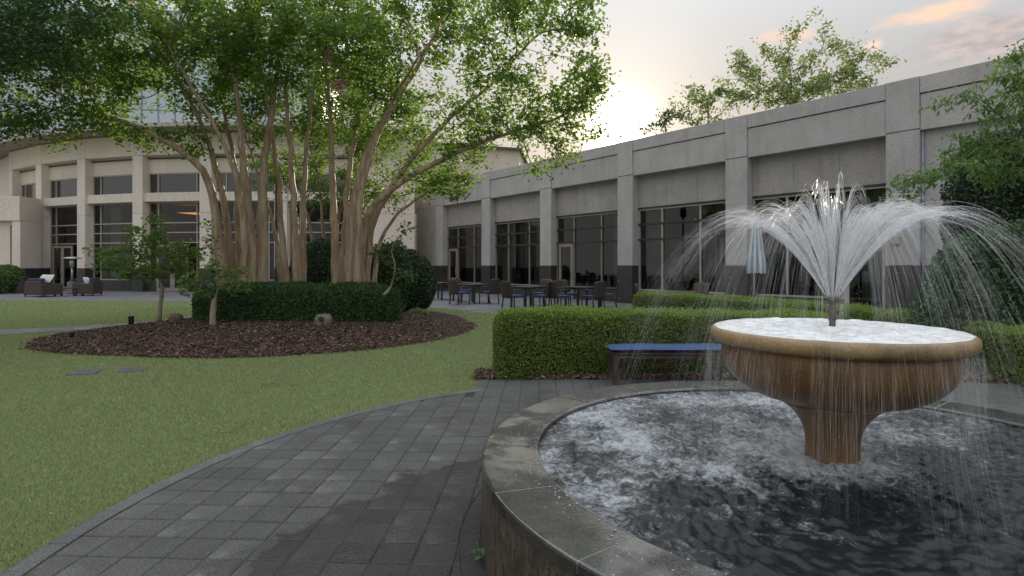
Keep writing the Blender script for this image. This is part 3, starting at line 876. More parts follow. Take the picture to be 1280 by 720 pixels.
# ------------------------------------------------------------------ fountain
ft = empty('fountain', (FC.x, FC.y, 0), 0, 'round stone fountain with brown bowl on a stem, jets spraying above a circular dark pool', 'fountain')
COP = 0.452
JO = 97
for k in range(18):
    a0, a1 = R(JO + 20*k + 0.14), R(JO + 20*(k+1) - 0.14)
    b = MB(); n = 10
    prof = [(1.572, COP-0.055), (1.572, COP-0.012), (1.580, COP-0.002), (1.590, COP), (1.868, COP), (1.879, COP-0.003), (1.882, COP-0.012), (1.882, COP-0.055)]
    rings = []
    for i in range(n + 1):
        aa = a0 + (a1-a0)*i/n
        rings.append([b.vert((r*math.cos(aa), r*math.sin(aa), z)) for r, z in prof])
    m_ = len(prof)
    for r0, r1 in zip(rings, rings[1:]):
        for q in range(m_):
            b.face((r0[q], r1[q], r1[(q+1) % m_], r0[(q+1) % m_]))
    b.face(rings[0]); b.face(rings[-1][::-1])
    o = b.build('coping_stone', M['coping'], ft)
    o.location.z = rnd.uniform(-0.0015, 0.0015)
    w = MB(); rings = []
    prof = [(1.62, 0.0), (1.876, 0.0), (1.876, COP-0.058), (1.62, COP-0.058)]
    for i in range(n + 1):
        aa = R(JO + 20*k + 0.1) + R(19.8)*i/n
        rings.append([w.vert((r*math.cos(aa), r*math.sin(aa), z)) for r, z in prof])
    for r0, r1 in zip(rings, rings[1:]):
        for q in range(4):
            w.face((r0[q], r1[q], r1[(q+1) % 4], r0[(q+1) % 4]))
    w.face(rings[0]); w.face(rings[-1][::-1])
    w.build('wall_panel', M['pool_wall'], ft)
MB().lathe([(1.580, COP-0.05), (1.580, COP-0.0025), (1.876, COP-0.0025), (1.876, COP-0.05)], n=96).build('mortar_glint_bed', M['mortar_glint'], ft)
MB().lathe([(1.6, 0.03), (1.6, COP-0.065), (1.5, COP-0.065), (1.5, 0.03)], n=64).build('basin_lining', M['joint'], ft)

def water_disc(name, r0, r1, z, nr, na, amp, lo, hi, seed, mat, dome=0.0, rim=0.0, lip=False):
    g = np.random.default_rng(seed)
    rr = np.linspace(r0, r1, nr)[:, None]; aa = np.linspace(0, 2*math.pi, na, endpoint=False)[None, :]
    X = rr*np.cos(aa); Y = rr*np.sin(aa); Z = np.zeros_like(X)
    for k in range(60):
        lam = lo * (hi/lo) ** g.uniform(); th = g.uniform(0, 6.283); kk = 2*math.pi/lam
        Z += np.sin(kk*(X*math.cos(th) + Y*math.sin(th)) + g.uniform(0, 6.28) + 0.7*np.sin(X*5.1+k) ) * amp * (lam/hi) ** 0.9
    # rings where drops land
    for k in range(140):
        cx, cy = g.normal(size=2) * r1 * 0.5; ph = g.uniform(0.02, 0.12)
        d = np.hypot(X-cx, Y-cy)
        Z += np.exp(-((d-ph)/0.012)**2) * amp * 1.6
    Z += dome * np.exp(-(rr/0.25)**2)
    if rim: Z *= np.clip((r1 - rr)/rim, 0, 1)
    if lip: Z -= np.clip((rr - 0.586)/0.034, 0, 1)**2 * 0.030
    V = np.stack([X, Y, Z + z], -1).reshape(-1, 3)
    i = np.arange(nr-1)[:, None]*na; k = np.arange(na)[None, :]; k2 = (k+1) % na
    Fc = np.stack([i+k, i+na+k, i+na+k2, i+k2], -1).reshape(-1, 4)
    return np_mesh(name, V, Fc, mat, True)
link('pool_water', water_disc('pool_water', 0.05, 1.576, 0.428, 190, 520, 0.0021, 0.028, 0.20, 5, M['water'], rim=0.05), ft)

bowl_prof = [(0.0, 1.03), (0.40, 1.04), (0.555, 1.085), (0.580, 1.108), (0.600, 1.112), (0.615, 1.100), (0.622, 1.078), (0.618, 1.054), (0.604, 1.038), (0.580, 1.030), (0.562, 1.026),
             (0.557, 1.015), (0.560, 0.985), (0.555, 0.945), (0.538, 0.895), (0.505, 0.845), (0.455, 0.800), (0.39, 0.765), (0.31, 0.740), (0.255, 0.728),
             (0.243, 0.722), (0.245, 0.708), (0.232, 0.700), (0.205, 0.675), (0.172, 0.635), (0.148, 0.590), (0.134, 0.540), (0.130, 0.49), (0.131, 0.455), (0.131, 0.42), (0.131, 0.38)]
def smooth_prof(p, n=3):
    return [(max(0.0, v.x), v.y) for v in spl(p, n)]
MB().lathe(smooth_prof(bowl_prof), n=96).build('bowl', M['bowl'], ft)
link('bowl_water', water_disc('bowl_water', 0.012, 0.6195, 1.1150, 90, 240, 0.0011, 0.04, 0.25, 9, M['bowl_water'], dome=0.008, rim=0.10, lip=True), ft)
nz = MB()
nz.lathe([(0.016, 1.10), (0.016, 1.155), (0.020, 1.157), (0.020, 1.185), (0.022, 1.187), (0.022, 1.212), (0.017, 1.215), (0.017, 1.236), (0.024, 1.240), (0.041, 1.244), (0.042, 1.275), (0.036, 1.279), (0.001, 1.279)], n=24)
nz = nz.build('nozzle', M['brass'], ft)

def tubes_np(paths, rads, n=3):
    """many thin streams: list of (k,3) arrays"""
    Vs, Fs, off = [], [], 0
    for p, r in zip(paths, rads):
        k = len(p)
        t = np.gradient(p, axis=0); t /= np.linalg.norm(t, axis=1)[:, None] + 1e-9
        ref = np.array([0.3, 0.9, 0.2]); a = np.cross(t, ref); a /= np.linalg.norm(a, axis=1)[:, None] + 1e-9
        b = np.cross(t, a)
        rr = r if hasattr(r, '__len__') else np.full(k, r)
        ring = np.stack([p + (a*math.cos(2*math.pi*q/n) + b*math.sin(2*math.pi*q/n)) * rr[:, None] for q in range(n)], 1)
        Vs.append(ring.reshape(-1, 3))
        i = np.arange(k-1)[:, None]*n; q = np.arange(n)[None, :]; q2 = (q+1) % n
        Fs.append((np.stack([i+q, i+q2, i+n+q2, i+n+q], -1) + off).reshape(-1, 4)); off += k*n
    return np.concatenate(Vs), np.concatenate(Fs)

def jets():
    g = np.random.default_rng(21)
    paths, rads, fallp, fallr = [], [], [], []
    z0 = 1.279
    def stream(ang, h, dp, fil, spread, r0=0.0010, r_off=0.03):
        for q in range(fil):
            hh = h * (1 + g.normal()*spread*0.8); dd = dp * (1 + g.normal()*spread); aa = ang + g.normal()*spread*0.9
            if hh <= 0.05: continue
            zl = 1.115 if g.uniform() < 0.25 else 0.43
            end = 1 + math.sqrt(1 + (z0 - zl)/hh)
            if dd*end < 0.6: end = 1 + math.sqrt(1 + (z0 - 1.12)/hh)
            rise = g.uniform(0.0, 0.05)
            # dense rise, then broken strings of drops on the way down
            cuts = [(rise, g.uniform(0.65, 1.10))]
            u = cuts[0][1] + g.uniform(0.0, 0.15)
            while u < end:
                ln = g.uniform(0.15, 0.50); cuts.append((u, min(end, u + ln))); u += ln + g.uniform(0.02, 0.20)
            for c0, c1 in cuts:
                k = max(3, int((c1-c0)*14))
                u_ = np.linspace(c0, c1, k)
                d = r_off + dd*u_; zz = z0 + hh*(1 - (u_-1)**2)
                wob = g.normal()*0.003
                p = np.stack([d*np.cos(aa+wob*u_), d*np.sin(aa+wob*u_), zz], 1)
                rr = r0 * np.clip(1.2 - 0.42*u_, 0.32, 1.2) * g.uniform(0.5, 1.1)
                rr = rr * np.clip(np.minimum((u_-c0), (c1-u_))*25 + 0.25, 0.2, 1)
                if c0 > 1.02: fallp.append(p); fallr.append(rr * 1.05)
                else: paths.append(p); rads.append(rr)
    for k in range(18):
        stream(2*math.pi*k/18 + g.normal()*0.04, 0.44*(1+g.normal()*0.05), 0.44*(1+g.normal()*0.07), 40, 0.05)
    for k in range(14):
        stream(2*math.pi*k/14 + 0.1 + g.normal()*0.06, 0.46*(1+g.normal()*0.06), 0.28, 26, 0.046, r_off=0.022)
    for k in range(9):
        stream(2*math.pi*k/9 + 0.2, 0.52*(1+g.normal()*0.07), 0.125, 20, 0.055, r_off=0.014)
    for k in range(4):
        stream(2*math.pi*k/4 + 0.5, 0.60*(1+g.normal()*0.06), 0.04, 14, 0.06, r_off=0.006)
    V, Fc = tubes_np(fallp, fallr); link('spent_spray', np_mesh('spent_spray', V, Fc, M['spent_water'], True), ft, 'stuff')
    V, Fc = tubes_np(paths, rads)
    link('jet_spray', np_mesh('jet_spray', V, Fc, M['jet_water'], True), ft, 'stuff')
    # sheet of water running off the bowl rim in threads
    paths, rads = [], []
    for k in range(2600):
        a = g.uniform(0, 2*math.pi)
        if math.sin(a*7.3+1)+math.sin(a*17.1)+math.sin(a*31.7+2) < g.uniform(-2.2, 1.5): continue
        r = 0.617 + abs(g.normal())*0.010
        if g.uniform() < 0.3: r = 0.565 + g.uniform(0, 0.03)
        zt = 1.06 - g.uniform(0, 0.05) - (0.4*g.uniform() if g.uniform() < 0.5 else 0)
        zb = max(0.43, zt - g.uniform(0.06, 0.45))
        u = np.linspace(0, 1, 7); vv = g.normal()*0.012
        p = np.stack([(r + 0.03*u*abs(g.normal()))*np.cos(a + vv*u), (r + 0.02*u)*np.sin(a + vv*u), zt + (zb-zt)*u], 1)
        paths.append(p); rads.append(np.clip(np.minimum(u, 1-u)*8, 0.15, 1) * g.uniform(0.0004, 0.0014))
    V, Fc = tubes_np(paths, rads)
    link('falling_water', np_mesh('falling_water', V, Fc, M['fall_water'], True), ft, 'stuff')
    # loose drops
    n = 900
    a = g.uniform(0, 2*math.pi, n); d = np.abs(g.normal(0.75, 0.38, n)); z = 0.5 + g.uniform(0, 1.2, n) * np.clip(1.35 - d*0.45, 0.2, 1)
    P = np.stack([d*np.cos(a), d*np.sin(a), z], 1); s = g.uniform(0.0006, 0.0017, n)[:, None]
    T = np.array([(1,0,-.5),(-.5,.87,-.5),(-.5,-.87,-.5),(0,0,2.4)])
    V = (P[:, None, :] + T[None]*s[:, None, :]).reshape(-1, 3)
    i = np.arange(n)[:, None]*4
    Fc = np.concatenate([i+np.array(q) for q in ((0,1,2),(0,3,1),(1,3,2),(2,3,0))], 1).reshape(-1, 3)
    link('water_drops', np_mesh('water_drops', V, Fc, M['jet_water']), ft, 'stuff')
    # beads splashed on the coping
    n = 1500
    a = g.uniform(R(80), R(300), n); r = 1.585 + np.abs(g.normal(0, 0.09, n)); ok = r < 1.865; a, r = a[ok], r[ok]; n = len(a)
    b = MB()
    for k in range(n):
        s = 0.0012 + 0.005*g.uniform()**4
        c = (r[k]*math.cos(a[k]), r[k]*math.sin(a[k]), COP)
        b.lathe([(s, 0), (s*0.85, s*0.35), (s*0.4, s*0.55), (0.0001, s*0.6)], c, 6)
    b.build('water_beads', M['bead'], ft, 'stuff')
def bead_mat():
    m, t, out = new_mat('bead')
    b = t.add('ShaderNodeBsdfPrincipled', _Base_Color=(0.30, 0.31, 0.31), _Roughness=0.05, _IOR=1.33)
    t.put(out.inputs[0], b.outputs[0]); M['bead'] = m
bead_mat()
jets()

# ------------------------------------------------------------------ right-hand building
U = Vector((0.618, -0.786)).normalized()
P0 = Vector((4.16, 22.2, 0))
RB = empty('granite_building', P0, math.atan2(U.y, U.x), 'long low grey granite building with pilasters and dark bronze window walls', 'building')
PW, PITCH, TOP = 0.75, 4.61, 6.23
# local: x along the wall toward the camera, -y toward the courtyard
def bars(b, x0, x1, z0, z1, xs, zs, t=0.06, d0=-0.05, d1=0.05):
    """frame with mullions at xs and transoms at zs, each butted"""
    cols = [x0 + t/2] + list(xs) + [x1 - t/2]
    for c in cols: b.box(c - t/2, c + t/2, d0, d1, z0, z1)
    rows = [z0 + t/2] + list(zs) + [z1 - t/2]
    for zc in rows:
        for c0, c1 in zip(cols, cols[1:]):
            b.box(c0 + t/2, c1 - t/2, d0 + 0.004, d1 - 0.004, zc - t/2, zc + t/2)
def panes(parent, x0, x1, z0, z1, xs, zs, glass, T, t=0.06, y=0.0, skip=()):
    cols = [x0 + t/2] + list(xs) + [x1 - t/2]; rows = [z0 + t/2] + list(zs) + [z1 - t/2]
    for i, (c0, c1) in enumerate(zip(cols, cols[1:])):
        for j, (r0, r1) in enumerate(zip(rows, rows[1:])):
            if (i, j) in skip: continue
            b = MB(T); tl = rnd.uniform(-0.002, 0.002)
            yy = y + tl
            b.quad((c0+t/2, yy, r0+t/2), (c1-t/2, yy, r0+t/2), (c1-t/2, yy, r1-t/2), (c0+t/2, yy, r1-t/2))
            b.build('pane', glass, parent)
def door(parent, T, x0, x1, z0, z1, y, frame, glass, double=False):
    leafs = [(x0, (x0+x1)/2 - 0.004), ((x0+x1)/2 + 0.004, x1)] if double else [(x0, x1)]
    for li, (a, c) in enumerate(leafs):
        b = MB(T); w = 0.13
        b.box(a, a+w, y-0.035, y+0.035, z0, z1); b.box(c-w, c, y-0.035, y+0.035, z0, z1)
        b.box(a+w, c-w, y-0.032, y+0.032, z0, z0+0.2); b.box(a+w, c-w, y-0.032, y+0.032, z1-w, z1)
        d = b.build('door', frame, parent)
        p = MB(T); p.quad((a+w, y, z0+0.2), (c-w, y, z0+0.2), (c-w, y, z1-w), (a+w, y, z1-w)); p.build('pane', glass, d)
        hx = (c - 0.06) if li == 0 else (a + 0.06)
        h = MB(T); h.tube([(hx, y-0.035, z0+0.85), (hx, y-0.09, z0+0.88), (hx, y-0.09, z0+1.25), (hx, y-0.035, z0+1.28)], 0.012, 6); h.build('handle', M['steel'], d)
def curtain(parent, T, x0, x1, z0, z1, y, seed):
    b = MB(T); g = random.Random(seed); n = int((x1-x0)/0.035); prev = None; ph = g.uniform(0, 6)
    for i in range(n+1):
        x = x0 + (x1-x0)*i/n; yy = y + 0.035*math.sin(i*1.05+ph) + 0.015*math.sin(i*0.37)
        cur = (b.vert((x, yy, z0)), b.vert((x, yy, z1)))
        if prev: b.face((prev[0], cur[0], cur[1], prev[1]), True)
        prev = cur
    b.build('curtain', M['curtain'], parent)
I = Matrix()
def rbuild():
    S = [-13.83 + PITCH*k for k in range(9)]            # left edges of the pilasters
    B0, B1 = 4.87, 5.79                                   # beam, coping band
    for k, s in enumerate(S):
        b = MB(); b.box(s, s+PW, -0.06, 0.6, 1.452, 4.90, 0.008); b.build('pilaster', M['granite'], RB)
        b = MB(); b.box(s, s+PW, -0.075, 0.6, 4.912, TOP, 0.008); b.build('pilaster_cap', M['granite'], RB)
        b = MB(); b.box(s-0.004, s+PW+0.004, -0.085, 0.6, 0.0, 1.448, 0.006); b.build('plinth', M['dark_granite'], RB)
    s0 = S[0]
    b = MB(); b.box(s0-2.6, s0-0.006, -0.02, 0.5, 1.452, 4.90, 0.006); b.build('wall_panel', M['granite_panel'], RB)
    b = MB(); b.box(s0-2.6, s0-0.01, -0.03, 0.5, 0.0, 1.448); b.build('plinth', M['dark_granite'], RB)
    b = MB(); b.box(s0-2.6, s0-0.006, -0.03, 0.6, 4.905, TOP-0.02); b.build('beam', M['granite'], RB)
    for k, s in enumerate(S[:-1]):
        x0, x1 = s + PW, s + PITCH
        b = MB(); b.box(x0+0.008, x1-0.008, -0.03, 0.6, B0, B1-0.012, 0.008); b.build('beam', M['granite'], RB)
        b = MB(); b.box(x0+0.008, x1-0.008, -0.062, 0.6, B1+0.012, TOP-0.006, 0.008); b.build('coping_band', M['granite'], RB)
        b = MB(); b.box(x0+0.008, x1-0.008, 0.03, 0.58, B1-0.012, B1+0.012); b.build('shadow_gap', M['dark_granite'], RB)
        if k >= 5:
            mid = (x0+x1)/2
            for a, c in ((x0, mid), (mid, x1)):
                b = MB(); b.box(a+0.004, c-0.004, 0.12, 0.5, 1.452, B0-0.003, 0.006); b.build('wall_panel', M['granite'], RB)
                b = MB(); b.box(a+0.004, c-0.004, 0.10, 0.5, 0.0, 1.448, 0.006); b.build('plinth', M['dark_granite'], RB)
            continue
        y = 0.34
        n3 = 3
        for q in range(n3):
            a, c = x0 + (x1-x0)*q/n3, x0 + (x1-x0)*(q+1)/n3
            b = MB(); b.box(a+0.003, c-0.003, y-0.04, y+0.2, 3.66, B0-0.003, 0.005); b.build('spandrel_panel', M['granite_panel'], RB)
        sill = 0.50
        b = MB(); b.box(x0+0.003, x1-0.003, y-0.04, y+0.2, 0.0, sill-0.003); b.build('sill_panel', M['dark_granite'], RB)
        # hood that closes the joint above the glazing
        b = MB(); b.box(x0+0.01, x1-0.01, y-0.09, y+0.02, 3.60, 3.657)
        b.build('window_head', M['bronze'], RB)
        xs = [x0 + 1.10, x0 + 2.70]; zs = [2.44, 3.02]
        b = MB(); bars(b, x0+0.012, x1-0.012, sill, 3.595, xs, zs, 0.055, y-0.06, y+0.05)
        w = b.build('window', M['tan_frame'] if k < 3 else M['pale_frame'], RB)
        b = MB()
        for zc in zs: b.box(x0+0.014, x1-0.014, y-0.085, y-0.062, zc-0.035, zc+0.035)
        b.build('transom_cap', M['bronze'], w)
        has_door = k in (0, 2, 4)
        skip = ()
        if has_door:
            di = 2 if k == 4 else 0
            skip = ((di, 0),)
        panes(w, x0+0.012, x1-0.012, sill, 3.595, xs, zs, M['glass'], I, 0.055, y, skip)
        if has_door:
            a, c = (x0+0.20, xs[0]-0.03) if k != 4 else (xs[1]+0.03, x1-0.05)
            door(RB, I, a, c, 0.02, 2.40, y-0.07, M['tan_frame'] if k < 3 else M['pale_frame'], M['glass'])
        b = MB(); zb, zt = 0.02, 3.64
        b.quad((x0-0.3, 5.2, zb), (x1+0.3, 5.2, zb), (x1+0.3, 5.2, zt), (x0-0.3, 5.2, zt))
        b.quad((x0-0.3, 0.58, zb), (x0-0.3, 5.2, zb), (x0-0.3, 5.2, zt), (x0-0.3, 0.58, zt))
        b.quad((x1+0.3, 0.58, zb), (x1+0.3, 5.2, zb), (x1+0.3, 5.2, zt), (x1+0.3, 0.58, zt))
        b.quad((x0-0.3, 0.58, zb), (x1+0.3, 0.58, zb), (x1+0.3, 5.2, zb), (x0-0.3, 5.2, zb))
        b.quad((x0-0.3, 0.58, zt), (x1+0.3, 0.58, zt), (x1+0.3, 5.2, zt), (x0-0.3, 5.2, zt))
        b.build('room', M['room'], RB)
        if k in (1, 2, 3, 4):
            curtain(RB, I, x1-0.85, x1-0.06, 0.05, 3.55, y+0.35, k)
        if k in (1, 3):
            curtain(RB, I, x0+0.06, x0+0.95, 0.05, 3.55, y+0.35, k+9)
    e = S[-1] + PW
    b = MB(); b.box(s0-2.6, e, 0.62, 14, 5.2, TOP-0.05); b.build('roof', M['roofing'], RB)
    b = MB(); b.box(s0-2.6, e, 5.6, 14, 0.0, 5.19); b.build('wall', M['granite_panel'], RB)
    for s in S[:6]:
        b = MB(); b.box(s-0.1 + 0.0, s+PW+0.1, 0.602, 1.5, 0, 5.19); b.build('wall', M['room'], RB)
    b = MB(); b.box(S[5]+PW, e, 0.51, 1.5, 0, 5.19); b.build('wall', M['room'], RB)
    # bluish downpipe beside the pilaster, and the pipe at the far corner
    x = S[5] + PW + 0.035
    b = MB(); b.tube([(x, 0.06, 0.05), (x, 0.06, B0-0.01)], 0.030, 8); b.build('downpipe', M['pipe'], RB)
    x = s0 - 2.35
    b = MB(); b.tube([(x, -0.10, 0.05), (x, -0.10, 4.6)], 0.06, 8); b.build('downpipe', M['cream'], RB)
    # meter box and lamp on the blank wall
    x = S[5] + PW - 0.22
    b = MB(); b.box(S[5]+PW-0.62, S[5]+PW-0.42, -0.13, -0.061, 2.0, 2.22, 0.01); b.build('wall_box', M['pale_frame'], RB)
    b = MB(); b.tube([(-1.9, 0.7, TOP-0.06), (-1.9, 0.7, TOP+0.35)], 0.02, 6); b.build('vent_pipe', M['steel'], RB)
rbuild()

# ------------------------------------------------------------------ left, curved building
LR, LC = 31.0, Vector((-14.5, 61.85))
def lpt(ang, r=LR):
    return Vector((LC.x + r*math.sin(ang), LC.y - r*math.cos(ang)))
LB = empty('curved_building', (-14.5, 31.5, 0), 0, 'two storey cream stone building with a gently curved front and deep eaves', 'building')
def lframe(a0, a1):
    p, q = lpt(a0), lpt(a1); d = (q - p)
    ang = math.atan2(d.y, d.x)
    return Matrix.Translation((p.x + 14.5, p.y - 31.5, 0)) @ Matrix.Rotation(ang, 4, 'Z'), d.length
def lbuild():
    A = [R(-4.07 - 7.6*(4-k)) for k in range(0, 7)]   # pilasters 0..6
    PWL = 0.66
    def pil(T):
        for z0, z1 in ((1.30, 4.34), (4.352, 7.55), (7.562, 8.70)):
            b = MB(T); b.box(-PWL/2, PWL/2, -0.05, 0.55, z0, z1, 0.008); b.build('pilaster', M['cream'], LB)
        b = MB(T); b.box(-PWL/2-0.005, PWL/2+0.005, -0.07, 0.55, 0.0, 1.296, 0.006); b.build('plinth', M['dark_granite'], LB)
    for k in range(7):
        a0 = A[k]
        T, L = lframe(a0 - R(3.8), a0 + R(3.8))
        pil(T @ Matrix.Translation((L/2, -0.02, 0)))
    for k in range(6):
        T, L = lframe(A[k], A[k+1])
        x0, x1 = PWL/2 + 0.012, L - PWL/2 - 0.012
        w = x1 - x0
        b = MB(T); b.box(x0, x1, -0.01, 0.5, 7.555, 8.70, 0.006); b.build('frieze', M['cream'], LB)
        for q in range(3):
            b = MB(T); b.box(x0 + w*q/3 + 0.003, x0 + w*(q+1)/3 - 0.003, 0.42, 0.7, 6.62, 7.553, 0.004); b.build('spandrel_panel', M['cream_panel'], LB)
        b = MB(T); b.box(x0, x1, 0.10, 0.7, 5.0, 5.48, 0.006); b.build('spandrel', M['cream'], LB)
        b = MB(T); b.box(x0, x1, 0.36, 0.46, 7.40, 7.47); b.build('window_head', M['bronze'], LB)
        y = 0.50
        xs = [x0 + w*0.17, x0 + w*0.86]
        b = MB(T); bars(b, x0, x1, 5.485, 6.615, xs, [], 0.06, y-0.06, y+0.05)
        wd = b.build('window', M['pale_frame'], LB); panes(wd, x0, x1, 5.485, 6.615, xs, [], M['glass_bright'], T, 0.06, y)
        has_door = k in (1, 3)
        zs = [2.74, 3.30, 3.84]
        sill = 0.62
        b = MB(T); b.box(x0, x1, 0.30, 0.7, 0.0, sill-0.003); b.build('sill_panel', M['dark_granite'], LB)
        b = MB(T); bars(b, x0, x1, sill, 4.995, xs, zs, 0.06, y-0.06, y+0.05)
        wd = b.build('window', M['pale_frame'], LB)
        panes(wd, x0, x1, sill, 4.995, xs, zs, M['glass'], T, 0.06, y, ((1, 0),) if has_door else ())
        if has_door:
            door(LB, T, xs[0]+0.08, min(xs[0]+2.0, xs[1]-0.08), 0.02, 2.62, 0.24, M['tan_frame'], M['glass'], True)
        for (za, zb) in ((0.1, 4.98), (5.50, 6.60)):
            b = MB(T)
            b.quad((x0, 4.5, za), (x1, 4.5, za), (x1, 4.5, zb), (x0, 4.5, zb))
            b.quad((x0-0.2, 0.72, za), (x0, 4.5, za), (x0, 4.5, zb), (x0-0.2, 0.72, zb))
            b.quad((x1+0.2, 0.72, za), (x1, 4.5, za), (x1, 4.5, zb), (x1+0.2, 0.72, zb))
            b.quad((x0-0.2, 0.72, za), (x1+0.2, 0.72, za), (x1, 4.5, za), (x0, 4.5, za))
            b.quad((x0-0.2, 0.72, zb), (x1+0.2, 0.72, zb), (x1, 4.5, zb), (x0, 4.5, zb))
            b.build('room', M['room'], LB)
        if k == 3:
            b = MB(T)
            pts = [(x0+0.75 + 0.1*i, 1.6, 3.95 + 0.028*i) for i in range(22)]
            for i in range(21):
                p, q = pts[i], pts[i+1]
                b.quad((p[0], 1.6, 4.52 - 0.011*i), (q[0], 1.6, 4.52 - 0.011*(i+1)), (q[0], 2.4, 4.60), (p[0], 2.4, 4.60))
            b.build('lit_ceiling', M['lit_ceiling'], LB)
        if k in (2, 4):
            curtain(LB, T, x0+0.8, x0+1.5, 0.7, 4.9, 0.9, k)
    # plain return at the right end, lower block at the left end
    T, L = lframe(A[6], A[6] + R(4.6))
    for z0, z1 in ((1.30, 4.34), (4.352, 8.70)):
        b = MB(T); b.box(PWL/2+0.01, L+0.6, 0.10, 3.5, z0, z1, 0.006); b.build('wall_panel', M['cream'], LB)
    b = MB(T); b.box(PWL/2+0.01, L+0.6, 0.08, 3.5, 0, 1.296); b.build('plinth', M['dark_granite'], LB)
    # the whole body behind the front, and a low flank at the left
    bd = MB(); fr = [lpt(aa, LR - 5.2) for aa in np.linspace(A[0], A[6] + R(4.6), 14)]
    bk = [lpt(aa, LR - 16) for aa in np.linspace(A[6] + R(4.6), A[0], 14)]
    bd.prism([(p.x+14.5, p.y-31.5) for p in fr + bk], 0, 8.6); bd.build('wall', M['cream_panel'], LB)
    # eaves
    e = MB(); s = MB(); n = 40
    al = np.linspace(A[0] - R(9), A[6] + R(5.0), n)
    for i in range(n-1):
        o0, o1, i0, i1 = lpt(al[i], LR+1.25), lpt(al[i+1], LR+1.25), lpt(al[i], LR-16), lpt(al[i+1], LR-16)
        f = lambda p, z: (p.x+14.5, p.y-31.5, z)
        e.quad(f(o0, 8.76), f(o1, 8.76), f(o1, 8.98), f(o0, 8.98))
        e.quad(f(o0, 8.98), f(o1, 8.98), f(i1, 9.3), f(i0, 9.3))
        s.quad(f(i0, 8.72), f(i1, 8.72), f(o1, 8.75), f(o0, 8.75))
    e.build('eaves', M['fascia'], LB); s.build('soffit', M['soffit'], LB)
    # left flank: wall in front of the first bays with a slit window
    T, L = lframe(A[0] - R(7.6), A[0])
    for z0, z1, mt in ((1.30, 4.34, 'cream'), (4.352, 8.70, 'cream'), (0, 1.296, 'dark_granite')):
        b = MB(T); b.box(-3.0, L-0.35, 0.2 if z0 else 0.18, 3, z0, z1, 0.006); b.build('wall_panel', M[mt], LB)
    fl0 = at(-60, 32.0); 
    def fbox(xa, xb, ya, yb, za, zb, name, mt):
        b = MB(); b.box(xa+14.5, xb+14.5, ya-31.5, yb-31.5, za, zb, 0.006); b.build(name, M[mt], LB)
    xl, xr, yf = -37.0, at(30, 32.6).x, 32.6
    x_s0, x_s1 = at(12.5, yf).x, at(19.5, yf).x
    fbox(xl, x_s0-0.005, yf, yf+1.2, 1.30, 4.0, 'wall_panel', 'cream'); fbox(x_s1+0.005, xr, yf-0.25, yf+1.2, 1.30, 4.0, 'wall_panel', 'cream')
    fbox(xl, xr, yf-0.3, yf+1.2, 4.01, 5.4, 'wall_panel', 'cream'); fbox(x_s0, x_s1, yf, yf+1.2, 3.75, 4.0, 'wall_panel', 'cream')
    fbox(xl, xr, yf-0.02, yf+1.2, 0, 1.29, 'plinth', 'dark_granite')
    fbox(x_s0, x_s1, yf+0.2, yf+0.24, 1.3, 3.74, 'window', 'bronze')
    b = MB(); b.quad(*[(x+14.5, yf+0.19-31.5, z) for x, z in ((x_s0+0.04, 1.34), (x_s1-0.04, 1.34), (x_s1-0.04, 3.70), (x_s0+0.04, 3.70))]); b.build('pane', M['glass'], LB)
lbuild()

# tower of pale glass far behind
def tower():
    D0 = 58.0
    rz = R(9)
    tw = empty('glass_tower', (-66, D0 - 6, 0), rz, 'pale blue glass office tower rising behind the curved building', 'tower')
    W, H = 46.5, 27.0; nc, nr2 = 30, 10
    cw, rh = W/nc, 2.5
    z0 = H - nr2*rh
    pb = MB(); pb.quad((-cw/2+0.05, 0, 0.05), (cw/2-0.05, 0, 0.05), (cw/2-0.05, 0, rh-0.05), (-cw/2+0.05, 0, rh-0.05))
    pmesh = pb.mesh('pane', M['tower_glass'])
    for i in range(nc):
        for j in range(nr2):
            link('pane', pmesh, tw, loc=((i+0.5)*cw, rnd.uniform(-0.01, 0.01), z0 + j*rh), rot=(rnd.uniform(-0.006, 0.006), 0, rnd.uniform(-0.006, 0.006)))
    b = MB()
    for i in range(nc+1): b.box(i*cw-0.05, i*cw+0.05, -0.08, 0.05, z0, H)
    for j in range(nr2+1):
        for i in range(nc): b.box(i*cw+0.05, (i+1)*cw-0.05, -0.06, 0.05, z0+j*rh-0.05, z0+j*rh+0.05)
    b.build('curtain_wall_frame', M['tower_bar'], tw)
    b = MB(); b.box(0, W, 0.2, 14, 0, H); b.build('wall', M['tower_bar'], tw)
tower()
def rear():
    rb = empty('rear_building', (-4.0, 46, 0), R(-6), 'cream rendered block with a low dark roof behind the granite building', 'building')
    b = MB(); b.box(-9, 4.6, 0, 12, 0, 10.9); b.build('wall', M['render'], rb)
    b = MB(Matrix.Rotation(0, 4, 'Z'))
    v = [b.vert(p) for p in ((-9.3, -0.3, 11.9), (4.9, -0.3, 10.62), (4.9, 13, 10.62), (-9.3, 13, 11.9), (-9.3, -0.3, 12.08), (4.9, -0.3, 10.80), (4.9, 13, 10.80), (-9.3, 13, 12.08))]
    for q in ((3,2,1,0),(4,5,6,7),(0,1,5,4),(1,2,6,5),(2,3,7,6),(3,0,4,7)): b.face([v[k] for k in q])
    b.build('roof', M['roofing'], rb)
    b = MB(); b.box(-9, -1.5, 0.02, 12, 10.905, 11.3); b.build('wall_top', M['render'], rb)
rear()

